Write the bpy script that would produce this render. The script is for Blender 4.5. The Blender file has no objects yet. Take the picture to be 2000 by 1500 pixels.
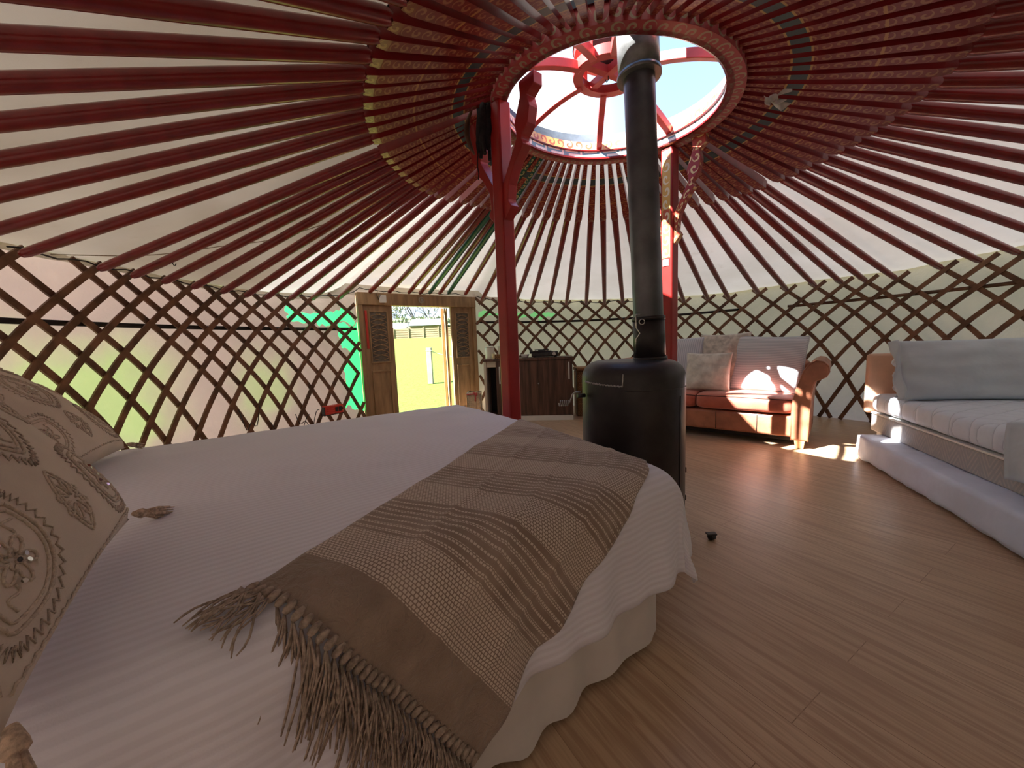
import bpy, bmesh, math, random
from mathutils import Vector, Matrix, noise
random.seed(7)
PI = math.pi
sc = bpy.context.scene
COL = sc.collection

# ------------------------------------------------------------------ camera
cam_d = bpy.data.cameras.new('camera')
cam = bpy.data.objects.new('camera', cam_d); COL.objects.link(cam)
cam_d.sensor_fit = 'HORIZONTAL'; cam_d.sensor_width = 36.0
cam_d.lens = 745.0 / 2000.0 * 36.0
cam_d.clip_start = 0.02; cam_d.clip_end = 500
PITCH, ROLL = 0.107, -0.039
Fv = Vector((0, math.cos(PITCH), -math.sin(PITCH))); Rv = Vector((1, 0, 0)); Uv = Rv.cross(Fv)
R2 = Rv * math.cos(ROLL) + Uv * math.sin(ROLL); U2 = -Rv * math.sin(ROLL) + Uv * math.cos(ROLL)
M = Matrix((R2, U2, -Fv)).transposed().to_4x4(); M.translation = (0, 0, 1.10)
cam.matrix_world = M
sc.camera = cam

# ------------------------------------------------------------------ colour management
sc.view_settings.view_transform = 'Standard'; sc.view_settings.look = 'None'
sc.view_settings.exposure = 1.36; sc.view_settings.gamma = 1.0
sc.view_settings.use_curve_mapping = False

# ------------------------------------------------------------------ sky and sun
SUN_FROM = Vector((-2.25, -0.93, 2.45)).normalized()
SUN_STRENGTH = 18.0
SKY_STRENGTH = 0.70
world = bpy.data.worlds.new('world'); sc.world = world; world.use_nodes = True


class X:
    """small expression wrapper round shader math nodes"""
    def __init__(s, nt, sock): s.nt = nt; s.k = sock
    def _b(s, op, o, rev=False):
        n = s.nt.nodes.new('ShaderNodeMath'); n.operation = op
        a, b = (o, s) if rev else (s, o)
        for i, v in enumerate((a, b)):
            if v is None: continue
            if isinstance(v, X): s.nt.links.new(v.k, n.inputs[i])
            else: n.inputs[i].default_value = v
        return X(s.nt, n.outputs[0])
    def __add__(s, o): return s._b('ADD', o)
    __radd__ = __add__
    def __mul__(s, o): return s._b('MULTIPLY', o)
    __rmul__ = __mul__
    def __sub__(s, o): return s._b('SUBTRACT', o)
    def __rsub__(s, o): return s._b('SUBTRACT', o, True)
    def __truediv__(s, o): return s._b('DIVIDE', o)
    def gt(s, o): return s._b('GREATER_THAN', o)
    def lt(s, o): return s._b('LESS_THAN', o)
    def sin(s): return s._b('SINE', None)
    def abs(s): return s._b('ABSOLUTE', None)
    def fract(s): return s._b('FRACT', None)
    def floor(s): return s._b('FLOOR', None)
    def sqrt(s): return s._b('SQRT', None)
    def pow(s, o): return s._b('POWER', o)
    def mx(s, o): return s._b('MAXIMUM', o)
    def mn(s, o): return s._b('MINIMUM', o)
    def atan2(s, o): return s._b('ARCTAN2', o)
    def smooth(s, a, b):
        n = s.nt.nodes.new('ShaderNodeMapRange'); n.interpolation_type = 'SMOOTHSTEP'
        s.nt.links.new(s.k, n.inputs[0]); n.inputs[1].default_value = a; n.inputs[2].default_value = b
        return X(s.nt, n.outputs[0])


class S:
    """a material and shortcuts to build its nodes"""
    def __init__(s, name):
        s.mat = bpy.data.materials.new(name); s.mat.use_nodes = True
        s.nt = s.mat.node_tree; s.nt.nodes.clear()
        s.out = s.nt.nodes.new('ShaderNodeOutputMaterial')
        s.tc = s.nt.nodes.new('ShaderNodeTexCoord')
    def coord(s, which='Object'):
        n = s.nt.nodes.new('ShaderNodeSeparateXYZ'); s.nt.links.new(s.tc.outputs[which], n.inputs[0])
        return [X(s.nt, o) for o in n.outputs]
    def vec(s, x, y, z=0.0):
        n = s.nt.nodes.new('ShaderNodeCombineXYZ')
        for i, v in enumerate((x, y, z)):
            if isinstance(v, X): s.nt.links.new(v.k, n.inputs[i])
            else: n.inputs[i].default_value = v
        return n.outputs[0]
    def noise(s, vec=None, scale=5.0, detail=4.0, rough=0.55, dist=0.0):
        n = s.nt.nodes.new('ShaderNodeTexNoise'); n.inputs['Scale'].default_value = scale
        n.inputs['Detail'].default_value = detail; n.inputs['Roughness'].default_value = rough
        n.inputs['Distortion'].default_value = dist
        s.nt.links.new(vec if vec is not None else s.tc.outputs['Object'], n.inputs['Vector'])
        return X(s.nt, n.outputs['Fac'])
    def voro(s, vec, scale, feature='F1'):
        n = s.nt.nodes.new('ShaderNodeTexVoronoi'); n.feature = feature; n.inputs['Scale'].default_value = scale
        s.nt.links.new(vec, n.inputs['Vector']); return X(s.nt, n.outputs['Distance'])
    def mix(s, f, a, b):
        n = s.nt.nodes.new('ShaderNodeMix'); n.data_type = 'RGBA'
        if isinstance(f, X): s.nt.links.new(f.k, n.inputs[0])
        else: n.inputs[0].default_value = f
        for i, c in ((6, a), (7, b)):
            if isinstance(c, tuple): n.inputs[i].default_value = (c[0], c[1], c[2], 1)
            else: s.nt.links.new(c, n.inputs[i])
        return n.outputs[2]
    def bsdf(s, col, rough=0.6, metal=0.0, bump=None, strength=0.3, dist=0.01, spec=0.5, coat=0.0, sheen=0.0):
        n = s.nt.nodes.new('ShaderNodeBsdfPrincipled')
        if isinstance(col, tuple): n.inputs['Base Color'].default_value = (col[0], col[1], col[2], 1)
        else: s.nt.links.new(col, n.inputs['Base Color'])
        if isinstance(rough, X): s.nt.links.new(rough.k, n.inputs['Roughness'])
        else: n.inputs['Roughness'].default_value = rough
        n.inputs['Metallic'].default_value = metal
        n.inputs['Specular IOR Level'].default_value = spec
        n.inputs['Coat Weight'].default_value = coat
        n.inputs['Sheen Weight'].default_value = sheen
        if bump is not None: s.nt.links.new(s.bump(bump, strength, dist), n.inputs['Normal'])
        return n.outputs[0]
    def bump(s, h, strength, dist):
        b = s.nt.nodes.new('ShaderNodeBump'); b.inputs['Strength'].default_value = strength
        b.inputs['Distance'].default_value = dist
        s.nt.links.new(h.k, b.inputs['Height']); return b.outputs[0]
    def translucent(s, col):
        n = s.nt.nodes.new('ShaderNodeBsdfTranslucent')
        if isinstance(col, tuple): n.inputs[0].default_value = (col[0], col[1], col[2], 1)
        else: s.nt.links.new(col, n.inputs[0])
        return n.outputs[0]
    def mixsh(s, f, a, b):
        n = s.nt.nodes.new('ShaderNodeMixShader')
        if isinstance(f, X): s.nt.links.new(f.k, n.inputs[0])
        else: n.inputs[0].default_value = f
        s.nt.links.new(a, n.inputs[1]); s.nt.links.new(b, n.inputs[2]); return n.outputs[0]
    def done(s, sh): s.nt.links.new(sh, s.out.inputs[0]); return s.mat


def build_sky():
    nt = world.node_tree; nt.nodes.clear()
    out = nt.nodes.new('ShaderNodeOutputWorld'); bg = nt.nodes.new('ShaderNodeBackground')
    tc = nt.nodes.new('ShaderNodeTexCoord'); sp = nt.nodes.new('ShaderNodeSeparateXYZ')
    nt.links.new(tc.outputs['Generated'], sp.inputs[0])
    x, y, z = [X(nt, o) for o in sp.outputs]
    up = z.mx(0.0)
    f = up.pow(0.5)
    def mix(fac, a, b):
        n = nt.nodes.new('ShaderNodeMix'); n.data_type = 'RGBA'; nt.links.new(fac.k, n.inputs[0])
        for i, c in ((6, a), (7, b)):
            if isinstance(c, tuple): n.inputs[i].default_value = (*c, 1)
            else: nt.links.new(c, n.inputs[i])
        return n.outputs[2]
    base = mix(f, (0.85, 0.95, 1.0), (0.20, 0.44, 0.90))
    cv = nt.nodes.new('ShaderNodeCombineXYZ')
    zz = up + 0.12
    for i, v in enumerate((x / zz, y / zz)): nt.links.new(v.k, cv.inputs[i])
    nz = nt.nodes.new('ShaderNodeTexNoise'); nz.inputs['Scale'].default_value = 1.1; nz.inputs['Detail'].default_value = 6
    nt.links.new(cv.outputs[0], nz.inputs['Vector'])
    cl = X(nt, nz.outputs['Fac']).smooth(0.52, 0.80) * 0.45
    d0 = Vector((0.08, 0.89, 0.45)).normalized()
    lobe = (x * d0.x + y * d0.y + z * d0.z).mx(0.0).pow(160.0)
    cl = (cl + lobe * 1.4).mn(1.0)
    col = mix(cl, base, (1.15, 1.15, 1.15))
    nt.links.new(col, bg.inputs[0]); bg.inputs[1].default_value = SKY_STRENGTH
    nt.links.new(bg.outputs[0], out.inputs[0])


build_sky()
sun_d = bpy.data.lights.new('sun', 'SUN'); sun_d.energy = SUN_STRENGTH; sun_d.angle = math.radians(0.6)
sun_d.color = (1.0, 0.965, 0.92)
sun = bpy.data.objects.new('sun', sun_d); COL.objects.link(sun)
sun.rotation_euler = SUN_FROM.to_track_quat('Z', 'Y').to_euler(); sun.location = SUN_FROM * 20


# ------------------------------------------------------------------ mesh helpers
class MB:
    def __init__(s): s.v = []; s.f = []; s.uv = []; s.mi = []; s.sm = []
    def add(s, verts, faces, uvs=None, mi=0, smooth=False):
        o = len(s.v); s.v += [Vector(p) for p in verts]
        for i, fc in enumerate(faces):
            s.f.append([o + k for k in fc])
            s.uv.append(uvs[i] if uvs else [(0.0, 0.0)] * len(fc)); s.mi.append(mi); s.sm.append(smooth)
        return s
    def box(s, c, size, rot=None, mi=0, taper=None):
        hx, hy, hz = size[0] / 2, size[1] / 2, size[2] / 2
        vs = []
        for dz in (-1, 1):
            k = 1 if (dz < 0 or taper is None) else taper
            for dx, dy in ((-1, -1), (1, -1), (1, 1), (-1, 1)):
                p = Vector((dx * hx * k, dy * hy * k, dz * hz))
                if rot is not None: p = rot @ p
                vs.append(p + Vector(c))
        return s.add(vs, [(3, 2, 1, 0), (4, 5, 6, 7), (0, 1, 5, 4), (1, 2, 6, 5), (2, 3, 7, 6), (3, 0, 4, 7)], mi=mi)
    def tube(s, pts, r, n=6, cap=True, mi=0, smooth=True, flat=1.0):
        pts = [Vector(p) for p in pts]; m = len(pts)
        rr = r if isinstance(r, (list, tuple)) else [r] * m
        t0 = (pts[1] - pts[0]).normalized()
        a = Vector((0, 0, 1)) if abs(t0.z) < 0.9 else Vector((1, 0, 0))
        nx = t0.cross(a).normalized(); vs = []
        for i, p in enumerate(pts):
            t = (pts[min(i + 1, m - 1)] - pts[max(i - 1, 0)])
            t = t.normalized() if t.length > 1e-9 else t0
            nx = (nx - t * nx.dot(t)); nx = nx.normalized() if nx.length > 1e-6 else t.orthogonal().normalized()
            ny = t.cross(nx)
            for k in range(n):
                an = 2 * PI * k / n
                vs.append(p + (nx * math.cos(an) + ny * math.sin(an) * flat) * rr[i])
        fs = []
        for i in range(m - 1):
            for k in range(n):
                fs.append((i * n + k, i * n + (k + 1) % n, (i + 1) * n + (k + 1) % n, (i + 1) * n + k))
        s.add(vs, fs, mi=mi, smooth=smooth)
        if cap:
            o = len(s.v) - len(vs)
            for loop in (list(range(n))[::-1], [(m - 1) * n + k for k in range(n)]):
                s.f.append([o + k for k in loop]); s.uv.append([(0, 0)] * n); s.mi.append(mi); s.sm.append(False)
        return s
    def lathe(s, prof, c=(0, 0, 0), n=32, mi=0, smooth=True, caps=True):
        vs = []; fs = []; c = Vector(c)
        for r, z in prof:
            for k in range(n):
                a = 2 * PI * k / n; vs.append(c + Vector((r * math.cos(a), r * math.sin(a), z)))
        for i in range(len(prof) - 1):
            for k in range(n):
                fs.append((i * n + k, i * n + (k + 1) % n, (i + 1) * n + (k + 1) % n, (i + 1) * n + k))
        s.add(vs, fs, mi=mi, smooth=smooth)
        if caps:
            o = len(s.v) - len(vs); m = len(prof)
            for loop in (list(range(n))[::-1], [(m - 1) * n + k for k in range(n)]):
                s.f.append([o + k for k in loop]); s.uv.append([(0, 0)] * n); s.mi.append(mi); s.sm.append(False)
        return s
    def grid(s, fn, nu, nv, uvf=None, mi=0, smooth=True, flip=False, closed_u=False):
        vs = [fn(i / nu, j / nv) for j in range(nv + 1) for i in range(nu + 1)]
        fs = []; us = []
        for j in range(nv):
            for i in range(nu):
                q = [(i, j), (i + 1, j), (i + 1, j + 1), (i, j + 1)]
                if flip: q = q[::-1]
                fs.append(tuple(b * (nu + 1) + a for a, b in q))
                us.append([(uvf(a / nu, b / nv) if uvf else (a / nu, b / nv)) for a, b in q])
        return s.add(vs, fs, us, mi, smooth)
    def prism(s, poly, fn, th, mi=0):
        """poly: 2-D outline; fn(x, y, w) -> 3-D point, w = -th/2 or th/2"""
        n = len(poly)
        vs = [fn(x, y, -th / 2) for x, y in poly] + [fn(x, y, th / 2) for x, y in poly]
        fs = [tuple(range(n))[::-1], tuple(range(n, 2 * n))] + [(k, (k + 1) % n, n + (k + 1) % n, n + k) for k in range(n)]
        us = [[poly[k] for k in range(n)][::-1], list(poly)] + [[(0, 0)] * 4] * n
        return s.add(vs, fs, us, mi)
    def build(s, name, mats, parent=None, loc=None, local=False, bevel=0.0, seg=2, solid=0.0, subd=0, weld=False):
        """verts are world positions unless local; the object origin goes to loc (or to the parent's origin)"""
        W = Vector((0, 0, 0))
        if not local:
            if loc is not None: W = Vector(loc)
            elif parent is not None: W = Vector(parent['_w'])
        me = bpy.data.meshes.new(name)
        me.from_pydata([tuple(p - W) for p in s.v], [], s.f)
        uvl = me.uv_layers.new(name='UVMap')
        flat = [c for fc in s.uv for uv in fc for c in (float(uv[0]), float(uv[1]))]
        uvl.data.foreach_set('uv', flat)
        mats = mats if isinstance(mats, (list, tuple)) else [mats]
        for m in mats: me.materials.append(m)
        me.polygons.foreach_set('material_index', s.mi); me.polygons.foreach_set('use_smooth', s.sm)
        if weld:
            bm = bmesh.new(); bm.from_mesh(me); bmesh.ops.remove_doubles(bm, verts=bm.verts, dist=1e-5)
            bm.to_mesh(me); bm.free()
        bm = bmesh.new(); bm.from_mesh(me); bmesh.ops.recalc_face_normals(bm, faces=bm.faces); bm.to_mesh(me); bm.free()
        me.update()
        o = bpy.data.objects.new(name, me); COL.objects.link(o)
        if parent is not None:
            o.parent = parent
            if not local: o.location = W - Vector(parent['_w'])
        elif not local: o.location = W
        o['_w'] = tuple(W)
        if solid:
            m = o.modifiers.new('thickness', 'SOLIDIFY'); m.thickness = solid; m.offset = -1
        if bevel:
            m = o.modifiers.new('bevel', 'BEVEL'); m.width = bevel; m.segments = seg; m.limit_method = 'ANGLE'; m.angle_limit = math.radians(35)
        if subd:
            m = o.modifiers.new('subdivision', 'SUBSURF'); m.levels = subd; m.render_levels = subd
        return o


def tag(o, label=None, cat=None, group=None, kind=None):
    if label: o['label'] = label
    if cat: o['category'] = cat
    if group: o['group'] = group
    if kind: o['kind'] = kind
    return o


def thing(name, loc, label, cat, group=None, kind=None):
    o = bpy.data.objects.new(name, None); COL.objects.link(o); o.location = loc; o['_w'] = tuple(loc)
    o.empty_display_size = 0.1
    return tag(o, label, cat, group, kind)


def rotz(a): return Matrix.Rotation(a, 3, 'Z')


def frame(o, xdir, zdir=None):
    """world = o + x*xdir + y*ydir + z*zdir"""
    o = Vector(o); x = Vector(xdir).normalized(); z = Vector(zdir or (0, 0, 1)).normalized(); y = z.cross(x).normalized()
    return lambda a, b=0.0, c=0.0: o + x * a + y * b + z * c


def rot_of(xdir, zdir=(0, 0, 1)):
    x = Vector(xdir).normalized(); z = Vector(zdir).normalized(); y = z.cross(x).normalized(); z = x.cross(y)
    return Matrix((x, y, z)).transposed()


# ------------------------------------------------------------------ materials
def plain(name, col, rough=0.6, var=0.12, scale=12.0, bump=0.0, bscale=60.0, metal=0.0, spec=0.5, stretch=None, sheen=0.0, coat=0.0, bdist=0.004):
    s = S(name); v = None
    x, y, z = s.coord()
    if stretch: v = s.vec(x * stretch[0], y * stretch[1], z * stretch[2])
    n = s.noise(v, scale, 5)
    lo = tuple(c * (1 - var) for c in col); hi = tuple(min(1, c * (1 + var)) for c in col)
    c = s.mix(n.smooth(0.3, 0.7), lo, hi)
    b = s.noise(v, bscale, 3) if bump else None
    return s.done(s.bsdf(c, rough, metal, b, bump, bdist, spec, coat, sheen))


def spiral_mask(s, u, v, freq=2.2):
    """scroll ornament: one curl per unit cell, alternately mirrored"""
    a = u.fract() - 0.5; b = v.fract() - 0.5
    odd = ((u.floor() * 0.5).fract().gt(0.25)) * 2.0 - 1.0
    b = b * odd
    r = (a * a + b * b).sqrt(); th = b.atan2(a)
    sp = (r * (2 * PI * freq) + th).sin().gt(0.35)
    return sp * r.lt(0.46)


def scroll_mat(name, ground, line, su, sv, rough=0.35, bands=(), alt=None, freq=2.2, edge=None):
    """painted ornament in UV space: scrolls su per metre along U; bands = (u0, u1, colour)"""
    s = S(name); u, v, _ = s.coord('UV')
    g = ground
    if alt: g = s.mix(((u * su * 0.25).floor() * 0.5).fract().gt(0.25), ground, alt)
    c = s.mix(spiral_mask(s, u * su, v * sv, freq), g, line)
    if edge:
        vv = (v * sv).fract()
        c = s.mix(vv.lt(0.09) + vv.gt(0.91), c, edge)
    for u0, u1, bc in bands:
        c = s.mix(u.gt(u0) * u.lt(u1), c, bc)
    n = s.noise(None, 90, 3)
    return s.done(s.bsdf(c, rough, 0, n, 0.08, 0.002))


RED = (0.20, 0.0105, 0.011)
m_red = plain('red_paint', RED, 0.30, 0.18, 9, 0.12, 35, stretch=(1, 1, 1), coat=0.15)
m_redpost = plain('red_post_paint', (0.33, 0.016, 0.014), 0.33, 0.15, 6, 0.1, 30)
m_green_paint = plain('green_paint', (0.01, 0.10, 0.075), 0.35, 0.15, 8)
GOLD = (0.36, 0.135, 0.065)
POLE_LEN = 3.05; HEAD_FROM = 2.22
m_head = scroll_mat('painted_pole_ornament', (0.20, 0.012, 0.012), GOLD, 19.0, 15.0, 0.32,
                    bands=((2.755, 2.765, (0.5, 0.3, 0.1)), (2.765, 2.84, (0.045, 0.07, 0.085)), (2.84, 2.85, (0.5, 0.3, 0.1)), (2.5, 2.512, (0.45, 0.2, 0.06))), freq=1.7)
m_headg = scroll_mat('painted_green_ornament', (0.01, 0.09, 0.07), (0.45, 0.4, 0.2), 13.0, 16.0, 0.32, freq=1.7)
m_rim = scroll_mat('crown_rim_ornament', (0.40, 0.065, 0.07), (0.40, 0.30, 0.20), 14.0, 11.0, 0.35, freq=2.3)
m_band_scroll = scroll_mat('crown_scroll_band', (0.75, 0.42, 0.13), (0.50, 0.10, 0.05), 12.0, 12.0, 0.4, alt=(0.82, 0.62, 0.35), freq=1.8, edge=(0.6, 0.08, 0.05))
m_bracket = scroll_mat('bracket_ornament', (0.50, 0.07, 0.035), (0.85, 0.66, 0.30), 13.0, 13.0, 0.35, alt=(0.36, 0.03, 0.03), freq=1.8)
m_postpanel = scroll_mat('post_panel_ornament', (0.62, 0.12, 0.06), (0.86, 0.74, 0.48), 11.0, 11.0, 0.35, alt=(0.75, 0.42, 0.10), freq=1.7, edge=(0.7, 0.45, 0.12))


def key_mat():
    s = S('greek_key_band'); u, v, _ = s.coord('UV')
    a = (u * 6.0).fract(); b = (v * 14.0)
    line = (b - 0.28).abs().lt(0.13) * a.gt(0.06) * a.lt(0.80) + (b - 0.72).abs().lt(0.13) * a.gt(0.30) * a.lt(0.98) + (a - 0.12).abs().lt(0.05) * b.gt(0.2) * b.lt(0.8)
    c = s.mix(line.mn(1.0), (0.16, 0.33, 0.42), (0.85, 0.82, 0.76))
    c = s.mix(b.lt(0.06) + b.gt(0.94), c, (0.7, 0.15, 0.1))
    return s.done(s.bsdf(c, 0.45))


m_key = key_mat()
m_lath = plain('lath_wood', (0.155, 0.078, 0.045), 0.5, 0.45, 7, 0.25, 80, spec=0.35)
m_door = plain('door_wood', (0.34, 0.215, 0.11), 0.45, 0.25, 3, 0.15, 60, stretch=(6, 6, 1))
m_doorpane = plain('carved_pane', (0.13, 0.11, 0.085), 0.4, 0.35, 14, 0.4, 30)
m_doorred = plain('door_sunlit_edge_tone', (0.52, 0.20, 0.06), 0.5, 0.1, 8)  # sunlight on the open leaf's edge is put into this orange
m_dooredge = plain('door_edge_wood', (0.72, 0.55, 0.30), 0.5, 0.1, 8)
m_black = plain('black_rubber', (0.012, 0.012, 0.012), 0.5, 0.2, 30)
m_iron = plain('stove_iron', (0.034, 0.030, 0.031), 0.42, 0.35, 6, 0.25, 25, metal=0.35, spec=0.5)
m_pipe = plain('flue_steel', (0.12, 0.125, 0.135), 0.36, 0.3, 5, 0.15, 22, metal=0.55)
m_collar = plain('flue_collar_steel', (0.22, 0.23, 0.23), 0.4, 0.35, 9, 0.2, 25, metal=0.6)
m_weld = plain('weld_metal', (0.35, 0.34, 0.33), 0.45, 0.3, 90, 0.6, 120, metal=0.6)
m_steel = plain('dull_steel', (0.40, 0.38, 0.36), 0.35, 0.2, 30, metal=0.6)
m_chrome = plain('bright_steel', (0.55, 0.55, 0.53), 0.25, 0.1, 20, metal=0.95)


def canvas_roof(name, thin):
    s = S(name); x, y, z = s.coord()
    n = s.noise(None, 1.4, 5); w = s.noise(s.vec(x, y, z), 260, 2)
    c = s.mix(n.smooth(0.3, 0.75), (0.735, 0.695, 0.625), (0.84, 0.81, 0.755))
    st = s.noise(None, 5, 6).smooth(0.62, 0.8) * 0.35
    c = s.mix(st, c, (0.48, 0.40, 0.28))
    h = s.noise(None, 7, 3) + w * 0.12
    d = s.bsdf(c, 0.9, 0, h, 0.25, 0.02, 0.1)
    return s.done(s.mixsh(thin, d, s.translucent(c)))


m_roof = canvas_roof('roof_canvas', 0.072)
m_roof_dim = canvas_roof('sun_dimming_canvas', 0.22)


def canvas_wall(name, thin):
    """white liner; where the liner is missing the thin green outer tarpaulin shows. UV = (azimuth in degrees, height)"""
    s = S(name); a, z, _ = s.coord('UV')
    n = s.noise(None, 2.2, 5); w = s.noise(None, 11, 4)
    c = s.mix(n.smooth(0.3, 0.7), (0.76, 0.70, 0.62), (0.88, 0.83, 0.76))
    wob = (s.noise(None, 3.0, 3) - 0.5)
    aa = a + wob * 9.0; zz = z + wob * 0.5
    edge = aa.gt(137.0) * aa.lt(142.3) * zz.gt(0.30) * zz.lt(1.36)
    strip = aa.gt(140.0) * aa.lt(152.5) * (zz - (1.50 + (aa - 146.0) * 0.008)).abs().lt(0.075)
    strip2 = aa.gt(92.0) * aa.lt(112.0) * (zz - 1.56).abs().lt(0.035)
    g = (edge + strip + strip2 * 0.6).mn(1.0)
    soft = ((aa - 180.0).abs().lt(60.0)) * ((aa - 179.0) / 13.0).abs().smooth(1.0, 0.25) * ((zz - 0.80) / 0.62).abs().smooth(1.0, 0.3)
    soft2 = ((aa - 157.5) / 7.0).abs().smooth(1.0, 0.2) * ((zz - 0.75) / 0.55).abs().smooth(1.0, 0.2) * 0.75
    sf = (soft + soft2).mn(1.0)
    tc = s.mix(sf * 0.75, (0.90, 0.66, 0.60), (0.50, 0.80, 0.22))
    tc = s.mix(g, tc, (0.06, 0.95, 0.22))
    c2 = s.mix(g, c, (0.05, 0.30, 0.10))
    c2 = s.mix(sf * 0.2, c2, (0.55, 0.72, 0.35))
    d = s.bsdf(c2, 0.9, 0, w, 0.5, 0.03, 0.1)
    f = thin + g * 0.30 + sf * 0.03
    return s.done(s.mixsh(f, d, s.translucent(tc)))


m_wall = canvas_wall('wall_canvas', 0.045)
m_wall_shade = canvas_wall('shade_side_canvas', 0.23)  # same canvas, made more translucent to brighten the shaded side


def floor_mat():
    s = S('laminate_planks'); x, y, z = s.coord()
    ang = math.radians(-59.5)
    u = x * math.cos(ang) + y * math.sin(ang); v = y * math.cos(ang) - x * math.sin(ang)
    b = s.nt.nodes.new('ShaderNodeTexBrick')
    b.offset = 0.37; b.offset_frequency = 2
    b.inputs['Scale'].default_value = 1.0; b.inputs['Mortar Size'].default_value = 0.0012
    b.inputs['Brick Width'].default_value = 1.22; b.inputs['Row Height'].default_value = 0.19
    b.inputs['Bias'].default_value = 0.0; b.inputs['Mortar Smooth'].default_value = 0.2
    b.inputs['Color1'].default_value = (0.58, 0.395, 0.25, 1); b.inputs['Color2'].default_value = (0.64, 0.455, 0.30, 1)
    b.inputs['Mortar'].default_value = (0.22, 0.125, 0.07, 1)
    s.nt.links.new(s.vec(u, v), b.inputs['Vector'])
    cell = (v / 0.19).floor()
    g = s.noise(s.vec(u * 1.3 + cell * 3.7, v * 22.0, cell), 2.0, 7, 0.62, 0.6)
    g2 = s.noise(s.vec(u * 2.5 + cell * 1.7, v * 70.0, cell), 2.0, 4)
    c = s.mix(g.smooth(0.36, 0.60), (0.44, 0.28, 0.175), b.outputs['Color'])
    c = s.mix(g2.smooth(0.42, 0.75) * 0.5, c, (0.40, 0.27, 0.16))
    big = s.noise(None, 1.2, 3)
    c = s.mix(big.smooth(0.4, 0.75) * 0.25, c, (0.40, 0.26, 0.165))
    h = g2 * 0.25 + X(s.nt, b.outputs['Fac']) * -1.5
    return s.done(s.bsdf(c, 0.28 + g * 0.14, 0, h, 0.12, 0.003, 0.45))


m_floor = floor_mat()


def stripe_cloth(name, col, dark, per, axis=1, amp=0.35, bump=0.5, dist=0.003, tr=0.0, rough=0.85):
    s = S(name); u, v, _ = s.coord('UV')
    k = (v if axis else u)
    w = (k * (2 * PI / per)).sin() * 0.5 + 0.5
    n = s.noise(None, 4, 4); f = s.noise(None, 300, 2)
    c = s.mix(w.smooth(0.25, 0.8) * amp, col, dark)
    c = s.mix(n.smooth(0.4, 0.8) * 0.12, c, dark)
    d = s.bsdf(c, rough, 0, w * -1.0 + f * 0.3, bump, dist, 0.15, 0, 0.2)
    if tr: d = s.mixsh(tr, d, s.translucent(c))
    return s.done(d)


m_duvet = stripe_cloth('ribbed_white_cotton', (0.82, 0.82, 0.92), (0.62, 0.61, 0.69), 0.021, 1, 0.28, 0.3, 0.003)
m_skirt = plain('white_valance_cotton', (0.66, 0.62, 0.59), 0.9, 0.06, 6, 0.15, 90, sheen=0.2)
m_sheet = plain('white_sheet_cotton', (0.73, 0.79, 0.95), 0.85, 0.05, 5, 0.3, 9, bdist=0.012)
m_cush_stripe = stripe_cloth('white_blue_stripe_cotton', (0.72, 0.74, 0.78), (0.45, 0.49, 0.56), 0.019, 1, 0.8, 0.2, 0.002)
m_cush_stripe2 = stripe_cloth('white_blue_stripe_cotton_upright', (0.70, 0.72, 0.78), (0.45, 0.49, 0.58), 0.022, 0, 0.8, 0.2, 0.002)
m_velvet = plain('crushed_cream_velvet', (0.56, 0.51, 0.45), 0.5, 0.3, 14, 0.5, 16, sheen=0.6, bdist=0.01)
m_velvet2 = plain('pale_cream_velvet', (0.66, 0.63, 0.56), 0.5, 0.2, 12, 0.5, 15, sheen=0.6, bdist=0.01)
m_cotton = plain('beige_cotton', (0.68, 0.585, 0.495), 0.9, 0.08, 5, 0.35, 300, bdist=0.002)
m_thread = plain('beige_embroidery_thread', (0.60, 0.50, 0.40), 0.75, 0.2, 200, 0.5, 400)
m_fluff = plain('tan_fluff_yarn', (0.52, 0.39, 0.29), 0.95, 0.35, 120, 0.6, 250)
m_sequin = plain('silver_sequin', (0.85, 0.83, 0.8), 0.12, 0.05, 10, metal=1.0)
m_pillow = plain('blue_grey_cotton', (0.62, 0.69, 0.76), 0.85, 0.05, 4, 0.45, 7, bdist=0.02)
m_frill = plain('white_cotton', (0.74, 0.74, 0.75), 0.85, 0.05, 4, 0.3, 10, bdist=0.01)


def throw_mat():
    s = S('woven_throw'); e, m, _ = s.coord('UV')
    woven = e.lt(0.845)
    # rows across e, beads along m
    row = (e / 0.0085); rowi = row.floor(); bead = (m / 0.0095 + (rowi * 0.5).fract()).fract()
    bd = (bead - 0.5).abs().lt(0.36) * ((row.fract() - 0.5).abs().lt(0.36))
    grp = (e / 0.070).fract()
    dense = (e / 0.30 + 0.603).fract().lt(0.42)
    lines = ((grp * 3.0).fract().lt(0.42))
    bd2 = bd * (dense + lines).mn(1.0)
    n = s.noise(None, 9, 5); fz = s.noise(None, 260, 3)
    base = s.mix(n.smooth(0.35, 0.7), (0.265, 0.195, 0.152), (0.35, 0.265, 0.215))
    cream = s.mix(fz, (0.58, 0.49, 0.41), (0.74, 0.64, 0.56))
    c = s.mix(bd2 * woven, base, cream)
    c = s.mix((1.0 - woven) * fz * 0.35, c, (0.30, 0.24, 0.18))
    h = bd2 * woven * 1.0 + fz * 0.25 + n * 0.6 + s.noise(None, 32, 4, 0.6, 1.2) * (1.0 - woven) * 1.6
    return s.done(s.bsdf(c, 0.92, 0, h, 1.0, 0.006, 0.1, 0, 0.25))


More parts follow.
